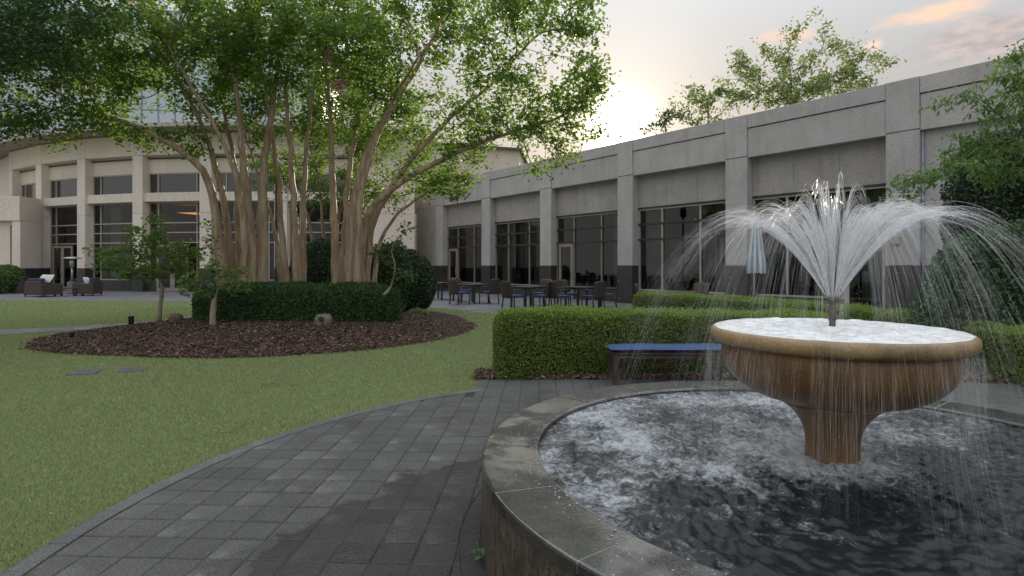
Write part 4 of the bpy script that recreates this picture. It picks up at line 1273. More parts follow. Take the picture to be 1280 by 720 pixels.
# ------------------------------------------------------------------ trees
def grow(stems, att, step=0.28, infl=3.0, kill=0.45, iters=90, inertia=0.35, trop=(0, 0, 0.12), g=rng):
    pos, par, isstem = [], [], []
    for st in stems:
        prev = -1
        for p in st:
            pos.append(np.array(p, float)); par.append(prev); isstem.append(True); prev = len(pos) - 1
    dirs = [np.array([0, 0, 1.0])] * len(pos)
    for i in range(len(pos)):
        if par[i] >= 0:
            d = pos[i] - pos[par[i]]; dirs[i] = d / (np.linalg.norm(d) + 1e-9)
    att = np.array(att); alive = np.ones(len(att), bool)
    best = np.full(len(att), 1e9); bi = np.zeros(len(att), int)
    def upd(lo):
        Q = np.array(pos[lo:]);
        for s in range(0, len(att), 2000):
            d = np.linalg.norm(att[s:s+2000, None, :] - Q[None], axis=2)
            m = d.argmin(1); dm = d[np.arange(len(m)), m]
            bet = dm < best[s:s+2000]
            best[s:s+2000][bet] = dm[bet]; bi[s:s+2000][bet] = m[bet] + lo
    # only the upper half of each stem may branch
    upd(0)
    trop = np.array(trop)
    for it in range(iters):
        act = alive & (best < infl)
        if not act.any(): 
            if alive.any() and it < 4: infl *= 1.6; continue
            break
        idx = np.where(act)[0]; nb = bi[idx]
        v = att[idx] - np.array([pos[k] for k in nb]); v /= np.linalg.norm(v, axis=1)[:, None] + 1e-9
        acc = {}
        for k, vv in zip(nb, v): acc[k] = acc.get(k, 0) + vv
        lo = len(pos)
        for k, vv in acc.items():
            d = vv / (np.linalg.norm(vv) + 1e-9) + dirs[k]*inertia + trop + g.normal(size=3)*0.10
            d /= np.linalg.norm(d) + 1e-9
            pos.append(pos[k] + d*step); par.append(k); dirs.append(d); isstem.append(False)
        upd(lo)
        alive &= best > kill
    return np.array(pos), np.array(par), np.array(isstem)

def tree_mesh(pos, par, tip, expo, stem_r=None, minr=0.0, name='trunk', mat=None, nsides=8):
    n = len(pos); ch = [[] for _ in range(n)]
    for i in range(n):
        if par[i] >= 0: ch[par[i]].append(i)
    acc = np.zeros(n)
    for i in range(n-1, -1, -1):
        if not ch[i]: acc[i] = max(acc[i], tip**expo)
        if par[i] >= 0: acc[par[i]] += acc[i]
    r = acc ** (1/expo)
    if stem_r is not None:
        m = stem_r > 0
        r[m] = stem_r[m]
        for i in range(n):                       # nothing thicker than what carries it
            if par[i] >= 0: r[i] = min(r[i], r[par[i]] * (1.0 if not m[i] else 1.0))
    b = MB()
    for i in range(n):
        first = [i] if par[i] < 0 else []
        starts = first
        if par[i] >= 0:
            sib = ch[par[i]]
            main = max(sib, key=lambda k: r[k])
            if i != main: starts = [par[i], i]
        if not starts: continue
        chain = list(starts)
        while ch[chain[-1]]:
            chain.append(max(ch[chain[-1]], key=lambda k: r[k]))
        if len(chain) < 2: continue
        rr = [r[k] for k in chain]
        if starts[0] != i: rr[0] = r[i]
        ns = nsides if max(rr) > 0.05 else (5 if max(rr) > 0.02 else 3)
        b.tube([pos[k] for k in chain], rr, ns, cap=max(rr) > 0.05)
    return b.mesh(name, mat), r, ch

def stem_path(p0, p1, n, bow=(0, 0), wob=0.03, g=rnd):
    p0, p1 = Vector(p0), Vector(p1); out = []
    for i in range(n+1):
        u = i/n
        p = p0.lerp(p1, u); k = u*(1-u)*4
        p.x += bow[0]*k + (g.uniform(-wob, wob) if 0 < i < n else 0); p.y += bow[1]*k + (g.uniform(-wob, wob) if 0 < i < n else 0)
        out.append(tuple(p))
    return out

def blob_points(blobs, g):
    out = []
    for (c, rad, n) in blobs:
        v = g.normal(size=(n*2, 3)); v /= np.linalg.norm(v, axis=1)[:, None]
        q = v * (g.uniform(0, 1, n*2) ** 0.45)[:, None]
        p = np.array(c) + q * np.array(rad)
        out.append(p[:n])
    return np.concatenate(out)

def leafy(pos, r, ch, per, spread, L, W, mat, name, parent, g, maxr=0.014, mixn=0.55, clump=0.25, droop=0.1, zmin=None, axis=False, thin=None):
    ids = [i for i in range(len(pos)) if r[i] < maxr]
    P = np.repeat(pos[ids], per, axis=0)
    off = g.normal(size=P.shape) * spread; off[:, 2] *= 0.6
    P = P + off
    if clump:
        k = lump(P, 3.6, 77, 2) + g.uniform(-0.8, 0.8, len(P)) * 0.35 > -clump
        P = P[k]
    if thin is not None:
        P = P[thin(P)]
    if zmin is not None: P = P[P[:, 2] > zmin]
    V, Fc = leaves(P, L, W, mixn=mixn, g=g, droop=droop)
    link(name, np_mesh(name, V, Fc, mat), parent, 'stuff')
    return len(P)

def crape():
    g = np.random.default_rng(33)
    def px3(x, y, D): return np.array([(x-640)/F*D, D, EYE + (332-y)/F*D])
    zb = 0.22
    # stems drawn from the photograph: foot pixel, top pixel, depths, radius
    T = []
    def W(D0, D1, rad, *pts):
        n = len(pts)
        return [(x, y, D0 + (D1 - D0)*k/(n-1)) for k, (x, y) in enumerate(pts)], rad
    T.append(dict(label='leftmost crape myrtle clump, its smooth stems leaning left over the lawn', base=(-6.35, 13.4), stems=[
        W(13.3, 11.8, 0.16, (283, 366), (273, 300), (261, 230), (235, 195), (180, 162), (110, 138)),
        W(13.6, 13.2, 0.13, (291, 366), (285, 290), (270, 210), (240, 130), (195, 60)),
        W(13.9, 14.6, 0.11, (300, 366), (298, 280), (290, 190), (272, 110), (255, 50)),
        W(13.3, 12.4, 0.165, (316, 366), (312, 280), (304, 200), (296, 120), (285, 50)),
        W(13.4, 13.2, 0.18, (328, 366), (327, 280), (331, 200), (343, 120), (350, 50)),
        W(13.0, 11.6, 0.10, (306, 366), (303, 270), (285, 190), (240, 110), (200, 40))],
        blobs=[(50, 70, 11, 100, 60, 180), (150, 50, 12, 100, 50, 180), (150, 112, 12.5, 90, 36, 140), (40, 140, 11, 80, 45, 140), (250, 60, 13, 90, 60, 200), (195, 178, 12.6, 65, 16, 60), (230, 10, 11, 110, 40, 140), (320, 40, 12, 80, 55, 140), (110, 90, 14.5, 110, 50, 150), (120, -40, 12, 160, 50, 130), (245, 130, 13.5, 50, 35, 70), (300, 120, 14.5, 50, 40, 70)]))
    T.append(dict(label='middle crape myrtle clump with the slimmest, most upright stems', base=(-5.25, 13.9), stems=[
        W(13.8, 13.4, 0.11, (360, 366), (352, 280), (345, 200), (331, 110), (322, 50)),
        W(13.7, 13.0, 0.13, (371, 366), (368, 270), (362, 180), (358, 110), (365, 50)),
        W(14.0, 14.4, 0.11, (379, 366), (379, 270), (383, 180), (392, 110), (402, 50)),
        W(14.1, 15.0, 0.07, (354, 366), (345, 300), (330, 240), (310, 180), (288, 120))],
        blobs=[(340, 60, 13, 80, 60, 170), (390, 40, 11.5, 90, 50, 150), (400, 120, 15, 70, 48, 140), (325, 130, 15, 60, 50, 120), (370, -40, 12.5, 120, 45, 110), (380, 160, 15.2, 50, 30, 50)]))
    T.append(dict(label='rightmost crape myrtle clump, its crown reaching toward the granite building', base=(-3.75, 13.5), stems=[
        W(13.5, 13.0, 0.13, (420, 366), (418, 280), (414, 190), (411, 120), (404, 50)),
        W(14.0, 14.4, 0.12, (428, 366), (432, 270), (440, 190), (455, 110), (470, 50)),
        W(13.3, 12.6, 0.185, (438, 366), (440, 285), (452, 215), (480, 150), (518, 90), (540, 50)),
        W(13.4, 12.0, 0.14, (451, 366), (453, 292), (482, 242), (551, 200), (618, 172), (675, 155)),
        W(13.7, 12.6, 0.12, (456, 366), (464, 290), (502, 215), (560, 150), (615, 105), (655, 60)),
        W(13.8, 13.4, 0.085, (464, 366), (476, 302), (510, 256), (548, 236)),
        W(13.1, 12.0, 0.11, (446, 366), (449, 270), (464, 190), (500, 110), (545, 40))],
        blobs=[(480, 40, 12.5, 100, 50, 170), (560, 50, 12.5, 110, 50, 200), (640, 60, 12, 90, 60, 200), (708, 110, 11.8, 54, 60, 150), (730, 165, 11.6, 34, 44, 90), (690, 195, 11.9, 50, 24, 80), (650, 155, 12.2, 75, 45, 160), (590, 178, 12.8, 65, 36, 130), (550, 225, 13.2, 50, 34, 100), (520, 190, 13.2, 45, 34, 80), (505, 120, 13.5, 60, 45, 110), (440, 50, 11, 80, 50, 130), (738, 90, 12, 30, 48, 80), (540, -40, 12.5, 150, 45, 130), (690, 30, 12, 66, 44, 110), (460, 150, 14, 40, 35, 50)]))
    T.append(dict(label='shaded crape myrtle farther back, low leafy crown between the middle and right clumps', base=(-5.0, 17.6), stems=[
        W(17.4, 17.2, 0.09, (408, 360), (402, 260), (392, 180)), W(17.6, 17.4, 0.10, (413, 360), (424, 270), (445, 190)), W(17.8, 17.6, 0.08, (403, 360), (385, 270), (360, 200)), W(17.5, 17.0, 0.07, (416, 360), (440, 290), (475, 230))],
        blobs=[(420, 175, 17.5, 65, 50, 160), (475, 228, 17, 44, 44, 110), (362, 205, 17.5, 55, 50, 130), (520, 218, 16.6, 40, 34, 90), (440, 110, 17.5, 90, 45, 130), (500, 165, 17, 50, 40, 100), (420, 240, 17.8, 50, 35, 70)]))
    for t in T:
        bx, by = t['base']
        root = empty('crape_myrtle', (bx, by, 0), 0, t['label'], 'tree', 'crape myrtles in the mulch bed')
        stems, srad = [], []
        for wp, rad in t['stems']:
            P = [px3(*q) for q in wp]; P[0][2] = zb - 0.1
            fine = np.array([tuple(q) for q in spl([tuple(q) for q in P], 12)])
            sl = np.concatenate([[0], np.cumsum(np.linalg.norm(np.diff(fine, axis=0), axis=1))])
            n = max(8, int(sl[-1]/0.27)); tt = np.linspace(0, sl[-1], n+1)
            path = [np.array([np.interp(q, sl, fine[:, k]) for k in range(3)]) - np.array([bx, by, 0]) for q in tt]
            for q in path[1:]: q += g.normal(size=3)*np.array([0.014, 0.014, 0])
            stems.append(path)
            for i in range(len(path)):
                u = i/(len(path)-1)
                srad.append(rad*0.90*(1.10 - 0.88*u**0.85 + 0.25*max(0, 0.05-u)/0.05))
        att = blob_points([(px3(x, y, D), (rx/F*D, rx/F*D*0.8, rz/F*D), n) for x, y, D, rx, rz, n in t['blobs']], g) - np.array([bx, by, 0])
        pos, par, iss = grow(stems, att, 0.25, 3.2, 0.38, 80, 0.55, (0, 0, 0.08), g)
        sr = np.zeros(len(pos)); sr[:len(srad)] = srad
        me, r, ch = tree_mesh(pos, par, 0.0085, 2.2, sr, mat=M['bark'], name='trunk', nsides=10)
        link('trunk', me, root)
        print('LEAVES', len(pos), leafy(pos, r, ch, 54, 0.16, 0.105, 0.060, M['leaf_myrtle'], 'crown', root, g, 0.021, 0.5, 0.28))
        if 'rightmost' in t['label'] or 'middle' in t['label']:
            for (xx, yy, D) in (((411, 73, 11.2), (425, 107, 11.4)) if 'right' in t['label'] else ((330, 60, 11.6),)):
                c = px3(xx, yy, D) - np.array([bx, by, 0])
                P = c + g.normal(size=(60, 3))*np.array([0.06, 0.06, 0.09])
                V, Fc = leaves(P, 0.04, 0.035, g=g); link('blossom', np_mesh('blossom', V, Fc, M['blossom']), root, 'stuff')
    # tree off to the left whose boughs hang into the picture
    bx, by = -12.6, 10.2
    root = empty('shade_tree', (bx, by, 0), 0, 'broad dark green tree whose boughs hang in at the upper left corner', 'tree')
    stems = [[(0, 0, 0), (0.05, 0, 1.0), (0.15, 0.05, 2.0), (0.35, 0.05, 3.0), (0.7, 0.1, 3.9)], [(0, 0, 0), (-0.1, 0.1, 1.2), (-0.3, 0.2, 2.5), (-0.6, 0.3, 3.8)]]
    blobs = [((-8.2, 9.4, 5.6), (1.2, 1.2, 0.8), 120), ((-8.6, 9.8, 4.9), (1.3, 1.0, 0.6), 100), ((-9.3, 9.6, 5.2), (2.0, 1.5, 0.9), 230), ((-8.3, 9.2, 6.0), (2.0, 1.6, 0.9), 200), ((-11.0, 10.2, 6.6), (2.2, 2.0, 1.4), 200), ((-9.2, 10.4, 4.2), (0.9, 1.0, 0.35), 60), ((-10.6, 9.9, 3.7), (0.9, 0.9, 0.30), 60), ((-13.5, 10.6, 6.4), (2.2, 2.2, 1.6), 140)]
    att = blob_points(blobs, g) - np.array([bx, by, 0])
    pos, par, iss = grow(stems, att, 0.25, 3.5, 0.42, 70, 0.5, (0, 0, 0.03), g)
    sr = np.zeros(len(pos)); sr[:9] = [0.22, 0.19, 0.17, 0.15, 0.12, 0.18, 0.16, 0.14, 0.11]
    me, r, ch = tree_mesh(pos, par, 0.007, 2.2, sr, mat=M['dark_bark'])
    link('trunk', me, root)
    leafy(pos, r, ch, 70, 0.18, 0.085, 0.045, M['leaf_dark'], 'crown', root, g, 0.017, 0.5, 0.6)
crape()

def back_trees():
    g = np.random.default_rng(52)
    def one(label, px_, D, blobs, per, sp, L, mat, leafname='crown', tipr=0.02, clump=0.1, height=7):
        bx, by = (px_-640)/F*D, D
        root = empty('background_tree', (bx, by, 0), 0, label, 'tree', 'trees behind the granite building')
        wb = []
        for (x, y, rx, rz, n) in blobs:
            wb.append((((x-640)/F*D - bx, g.uniform(-1, 1), EYE + (332-y)/F*D), (rx/F*D, rx/F*D, rz/F*D), n))
        att = blob_points(wb, g)
        stems = [[(0, 0, height*i/8) for i in range(9)]]
        stems[0] = [(p[0] + 0.08*math.sin(i), 0.05*i, p[2]) for i, p in enumerate(stems[0])]
        pos, par, iss = grow(stems, att, 0.42, 7, 0.7, 70, 0.45, (0, 0, 0.12), g)
        sr = np.zeros(len(pos)); sr[:9] = np.linspace(0.26, 0.14, 9)
        me, r, ch = tree_mesh(pos, par, 0.012, 2.3, sr, mat=M['dark_bark'])
        link('trunk', me, root)
        leafy(pos, r, ch, per, sp, L, L*0.55, mat, leafname, root, g, 0.036, 0.4, clump)
    one('tall airy tree with a sparse pale crown above the granite parapet', 985, 31, [(935, 70, 28, 26, 90), (930, 105, 42, 22, 110), (1000, 90, 50, 40, 120), (1008, 32, 16, 20, 40), (1060, 75, 35, 24, 80), (1100, 72, 26, 14, 45), (1055, 105, 45, 18, 90), (965, 60, 20, 20, 40), (985, 125, 60, 16, 120), (950, 85, 40, 30, 70), (1030, 95, 40, 24, 70)], 46, 0.28, 0.20, M['leaf_far'])
    one('smaller loose tree left of the tall airy one, just over the parapet', 880, 33, [(875, 118, 26, 16, 50), (852, 135, 26, 14, 60), (905, 130, 30, 16, 60), (890, 150, 40, 14, 60)], 32, 0.26, 0.20, M['leaf_far'], height=6)
    one('low dark pine showing over the parapet beside the sun glow', 830, 34, [(842, 150, 26, 10, 70), (812, 160, 18, 7, 35)], 40, 0.22, 0.18, M['leaf_dark'], height=6, clump=0.4)
back_trees()

def right_trees():
    g = np.random.default_rng(61)
    bx, by = 8.3, 7.9
    root = empty('cherry_tree', (bx, by, 0), 0, 'leafy tree at the right edge stretching light green boughs toward the fountain', 'tree')
    def px3(x, y, D): return np.array([(x-640)/F*D, D, EYE + (332-y)/F*D])
    blobs = []
    for (x, y, D, rx, rz, n) in ((1150, 222, 6.6, 26, 16, 34), (1190, 205, 6.8, 28, 18, 40), (1215, 175, 7.0, 30, 26, 50), (1240, 130, 7.0, 26, 20, 42), (1262, 95, 7.2, 20, 16, 36), (1285, 140, 7.2, 36, 40, 80), (1275, 190, 7.0, 36, 24, 60), (1245, 215, 7.1, 34, 16, 46), (1135, 250, 6.5, 8, 8, 10), (1265, 72, 7.3, 22, 14, 40), (1320, 90, 7.5, 40, 40, 60), (1200, 118, 7.0, 10, 8, 10)):
        blobs.append((px3(x, y, D) - np.array([bx, by, 0]), (rx/F*D, 0.45, rz/F*D), n))
    att = blob_points(blobs, g)
    stems = [[(0, 0, 0), (-0.05, 0, 0.7), (-0.12, 0, 1.4), (-0.2, 0.0, 2.0), (-0.35, 0, 2.6)]]
    pos, par, iss = grow(stems, att, 0.15, 3.2, 0.20, 90, 0.5, (0, 0, 0.0), g)
    sr = np.zeros(len(pos)); sr[:5] = [0.14, 0.12, 0.11, 0.10, 0.08]
    me, r, ch = tree_mesh(pos, par, 0.004, 2.2, sr, mat=M['dark_bark'])
    link('trunk', me, root)
    ids = [i for i in range(len(pos)) if r[i] < 0.012]
    P = np.repeat(pos[ids], 26, axis=0); P = P + g.normal(size=P.shape)*np.array([0.07, 0.07, 0.05])
    n = len(P)
    # long pointed leaves, hanging a little, six-sided so the blade bends
    a = g.normal(size=(n, 3)); a[:, 2] = a[:, 2]*0.4 - 0.55; a /= np.linalg.norm(a, axis=1)[:, None]
    up = np.tile([0, 0, 1.0], (n, 1)) + g.normal(size=(n, 3))*0.35
    b = np.cross(a, up); b /= np.linalg.norm(b, axis=1)[:, None] + 1e-9; c = np.cross(b, a)
    l = (0.085*g.uniform(0.6, 1.25, n))[:, None]; w = l*0.17
    sag = np.array([[0, 0, -1.0]])*l
    V = np.stack([P, P + a*l*0.35 + b*w + c*w*0.5, P + a*l*0.7 + b*w*0.75 + c*w*0.35 + sag*0.06, P + a*l + sag*0.18, P + a*l*0.7 - b*w*0.75 + c*w*0.35 + sag*0.06, P + a*l*0.35 - b*w + c*w*0.5], 1).reshape(-1, 3)
    i = np.arange(n)[:, None]*6
    Fc = np.concatenate([i+np.array(q) for q in ((0,1,5),(1,2,5),(2,4,5),(2,3,4))], 1).reshape(-1, 3)
    link('crown', np_mesh('crown', V, Fc, M['leaf_cherry']), root, 'stuff')
right_trees()

def bush(name, label, cat, c, rad, n, L, W, mat, seed, lumpy=0.12, group=None, mixn=0.5, zcut=0.0, core=0.86, shell=0.10):
    g = np.random.default_rng(seed)
    root = empty(name, (c[0], c[1], 0), 0, label, cat, group)
    v = g.normal(size=(n, 3)); v /= np.linalg.norm(v, axis=1)[:, None]
    rad = np.array(rad)
    k = 1 + lumpy*lump(v, 4.0, seed, 3)
    dep = 1 - np.abs(g.normal(0, shell, n))
    P = v*rad*(k*dep)[:, None] + np.array([0, 0, c[2]])
    ok = P[:, 2] > zcut; P, v = P[ok], v[ok]
    nn = v/rad; nn /= np.linalg.norm(nn, axis=1)[:, None]
    nn[:, 2] += 0.35; nn /= np.linalg.norm(nn, axis=1)[:, None]
    V, Fc = leaves(P, L, W, nn, mixn, g=g)
    link('foliage', np_mesh('foliage', V, Fc, mat), root, 'stuff')
    b = MB(); m = 14
    prof = [(max(0.001, math.sin(math.pi*i/m)), -math.cos(math.pi*i/m)) for i in range(m+1)]
    b.lathe(prof, (0, 0, 0), 20)
    P2 = np.array(b.v); kk = 1 + lumpy*lump(P2, 4.0, seed, 3)
    b.v = [(p[0]*rad[0]*core*q, p[1]*rad[1]*core*q, max(0.01, p[2]*rad[2]*core*q + c[2])) for p, q in zip(P2, kk)]
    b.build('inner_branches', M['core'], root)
    return root

def hedge(name, label, pts, width, hts, n, L, W, mat, seed, cat='hedge', group=None, z0=0.0, rough=0.03, zfun=None, round_=5.0, inset=0.05, shoots=False):
    g = np.random.default_rng(seed)
    path = [Vector((p[0], p[1])) for p in spl([(p[0], p[1]) for p in pts], 10)]
    H = np.interp(np.linspace(0, 1, len(path)), np.linspace(0, 1, len(hts)), hts)
    Pn = np.array([tuple(p) for p in path]); seg = np.linalg.norm(np.diff(Pn, axis=0), axis=1)
    s = np.concatenate([[0], np.cumsum(seg)]); Lt = s[-1]
    c0 = Pn[len(Pn)//2]
    root = empty(name, (c0[0], c0[1], 0), 0, label, cat, group)
    def frame(t):
        x = np.interp(t, s, Pn[:, 0]); y = np.interp(t, s, Pn[:, 1]); h = np.interp(t, s, H)
        e = 0.05
        dx = np.interp(t+e, s, Pn[:, 0]) - np.interp(t-e, s, Pn[:, 0]); dy = np.interp(t+e, s, Pn[:, 1]) - np.interp(t-e, s, Pn[:, 1])
        l = np.hypot(dx, dy) + 1e-9
        return x, y, h, dx/l, dy/l
    cap = 0.6*n*width/(Lt + 1e-9)*0.5
    t = g.uniform(0, Lt, n)
    hm = float(np.mean(hts)); per = 2*hm + width
    q = g.uniform(0, per, n)
    lat = np.where(q < hm, -width/2, np.where(q < hm + width, q - hm - width/2, width/2))
    zz = np.where(q < hm, q/hm, np.where(q < hm + width, 1.0, (per - q)/hm))
    # square ends
    ne = int(n*width*hm/(per*Lt)*2) + 20
    te = np.where(g.uniform(size=ne) < 0.5, 0.0, Lt); t = np.concatenate([t, te]); lat = np.concatenate([lat, g.uniform(-0.5, 0.5, ne)*width]); zz = np.concatenate([zz, g.uniform(0, 1, ne)])
    x, y, h, dx, dy = frame(t)
    nx, ny = -dy, dx
    # local unit-box coords -> rounded
    endu = np.clip(np.minimum(t, Lt - t)/(width*0.5), 0, 1)
    A = lat/(width/2); Bz = (zz - 0.5)*2; E = np.where(t < Lt/2, -1, 1)*(1 - endu)
    m = (np.abs(A)**round_ + np.maximum(Bz, 0)**round_ + np.abs(E)**round_) ** (1/round_)
    m = np.maximum(m, 1e-3)
    k = np.where(m > 1, 1/m, 1.0)
    P = np.stack([x, y, np.zeros_like(x)], 1)
    lat2 = lat*k; z2 = np.where(Bz > 0, (0.5 + 0.5*Bz*k)*h, zz*h); back = E*(1-k)*width*0.5
    P[:, 0] += nx*lat2 - dx*back; P[:, 1] += ny*lat2 - dy*back; P[:, 2] = z2
    N = np.stack([nx*A**3 + dx*E**3, ny*A**3 + dy*E**3, np.maximum(Bz, 0)**3 + 0.15], 1); N /= np.linalg.norm(N, axis=1)[:, None] + 1e-9
    wob = lump(P, 5.0, seed, 3)*rough - np.abs(g.normal(0, 0.035, len(P))) + (g.uniform(size=len(P)) < 0.05)*g.uniform(0, 0.045, len(P))
    P += N*wob[:, None]
    gz = zfun(P[:, 0], P[:, 1]) if zfun else z0
    P[:, 2] = np.maximum(P[:, 2], 0.015) + gz
    P -= np.array([c0[0], c0[1], 0])
    V, Fc = leaves(P, L, W, N, 0.45, g=g)
    link('foliage', np_mesh('foliage', V, Fc, mat), root, 'stuff')
    if shoots:
        m_ = int(n*0.16); t = g.uniform(0.1, Lt-0.1, m_); l_ = g.uniform(-0.47, 0.47, m_)*width
        x, y, h, dx, dy = frame(t)
        P = np.stack([x - dy*l_ - c0[0], y + dx*l_ - c0[1], h*(1 - 0.10*np.abs(l_/(width/2))**5) + lump(np.stack([x, y, l_*3], 1), 6, seed+1, 3)*rough + np.abs(g.normal(0, 0.022, m_))], 1)
        V, Fc = leaves(P, L*0.95, W*0.8, np.tile([0, 0, 1.0], (m_, 1)), 0.1, g=g)
        link('new_growth', np_mesh('new_growth', V, Fc, M['leaf_shoot']), root, 'stuff')
        Ps = []
        for k_ in range(16):
            t0 = g.uniform(0.1, Lt-0.1); m_ = g.integers(20, 120); t = t0 + g.normal(0, 0.06, m_)
            x, y, h, dx, dy = frame(np.clip(t, 0.02, Lt-0.02)); zz_ = g.uniform(0.1, 0.85)*h + g.normal(0, 0.06, m_); sd = -1 if g.uniform() < 0.8 else 1
            l_ = sd*(width/2 + g.uniform(-0.05, 0.012, m_)) * (1 if True else 1)
            Ps.append(np.stack([x + dy*l_*-1 - c0[0], y + dx*l_ - c0[1], np.clip(zz_, 0.02, h-0.05)], 1))
        P = np.concatenate(Ps); V, Fc = leaves(P, L*1.1, W*0.9, g=g, mixn=0.1)
        link('dry_leaves', np_mesh('dry_leaves', V, Fc, M['leaf_dry']), root, 'stuff')
    # dark twiggy inside
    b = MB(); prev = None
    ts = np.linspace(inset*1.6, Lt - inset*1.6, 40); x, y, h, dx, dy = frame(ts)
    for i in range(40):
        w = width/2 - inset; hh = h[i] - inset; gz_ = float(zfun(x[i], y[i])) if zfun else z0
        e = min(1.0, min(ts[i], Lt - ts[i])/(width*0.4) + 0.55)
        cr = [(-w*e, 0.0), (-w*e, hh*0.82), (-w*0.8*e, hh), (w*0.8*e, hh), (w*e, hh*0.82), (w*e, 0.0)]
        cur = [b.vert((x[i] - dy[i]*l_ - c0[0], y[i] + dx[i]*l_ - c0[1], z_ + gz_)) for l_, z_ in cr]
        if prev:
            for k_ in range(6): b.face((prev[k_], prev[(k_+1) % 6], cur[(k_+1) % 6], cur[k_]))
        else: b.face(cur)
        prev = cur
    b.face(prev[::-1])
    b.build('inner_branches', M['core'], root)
    return root

hedge('clipped_hedge', 'bright green clipped hedge behind the blue bench', [(-0.24, 7.42), (1.2, 7.62), (2.8, 7.72), (4.4, 7.66)], 0.62, [0.86, 0.84, 0.80, 0.78], 90000, 0.026, 0.017, M['leaf_hedge'], 71, round_=3.6, rough=0.045, group='clipped hedges by the plaza', inset=0.07, shoots=True)
hedge('clipped_hedge', 'clipped hedge that curves from the terrace round to the right edge', [(2.95, 13.6), (4.3, 12.7), (5.6, 10.6), (6.35, 8.6), (6.5, 7.35), (6.35, 6.2), (6.1, 5.2)], 0.75, [0.80, 0.78, 0.74, 0.68, 0.64, 0.62, 0.62], 90000, 0.030, 0.020, M['leaf_hedge'], 72, round_=4.0, rough=0.045, group='clipped hedges by the plaza', inset=0.07, shoots=True)
hedge('boxwood_hedge', 'dark green rounded hedge running round the myrtle trunks', [(-7.0, 13.3), (-6.2, 12.85), (-5.0, 12.65), (-3.6, 12.75), (-2.65, 13.2)], 1.25, [0.74, 0.78, 0.78, 0.80, 0.80], 80000, 0.045, 0.028, M['leaf_box'], 73, zfun=lambda x, y: bed_h(x, y), round_=3.2, rough=0.05, inset=0.10)

bush('holly_bush', 'large glossy rounded holly bush right of the myrtle trunks', 'bush', (at(505, 16.2).x, 16.2, 0.95), (0.95, 0.95, 1.0), 26000, 0.06, 0.035, M['leaf_holly'], 81, 0.06)
bush('holly_bush', 'broad leafy bush with lighter sprigs between the trunks and the glossy holly', 'bush', (at(487, 15.3).x, 15.3, 1.0), (0.60, 0.65, 1.15), 9000, 0.07, 0.04, M['leaf_box'], 82, 0.22)
bush('holly_bush', 'dark bush half hidden between the middle and right myrtle stems', 'bush', (at(402, 16.8).x, 16.8, 1.0), (0.95, 0.9, 1.25), 16000, 0.06, 0.035, M['leaf_holly'], 83, 0.08)
bush('laurel_bush', 'dense laurel bush at the right edge behind the curved hedge', 'bush', (7.50, 8.35, 0.78), (1.55, 1.0, 1.22), 26000, 0.085, 0.036, M['leaf_dark'], 84, 0.16, mixn=0.4)
bush('laurel_bush', 'tall dark evergreen rising above the laurel at the right edge', 'bush', (at(1275, 9.6).x, 9.6, 2.0), (1.12, 0.9, 1.85), 26000, 0.075, 0.036, M['leaf_holly'], 85, 0.18, mixn=0.4)
bush('shrub', 'green leafy shrub beside the bin at the left edge of the picture', 'bush', (at(2, 29.5).x, 29.5, 0.7), (1.1, 0.8, 0.85), 8000, 0.13, 0.07, M['leaf_cherry'], 86, 0.2)
bush('pale_shrub', 'low pale leaved plant tucked between the two clipped hedges', 'plant', (at(845, 9.2).x, 9.2, 0.42), (0.55, 0.35, 0.36), 2600, 0.05, 0.025, M['leaf_pale'], 87, 0.3, core=0.7)
bush('shrub', 'small light green tuft at the foot of the glossy holly', 'bush', (at(520, 14.9).x, 14.9, 0.12), (0.35, 0.3, 0.22), 1200, 0.05, 0.03, M['leaf_pale'], 88, 0.2)

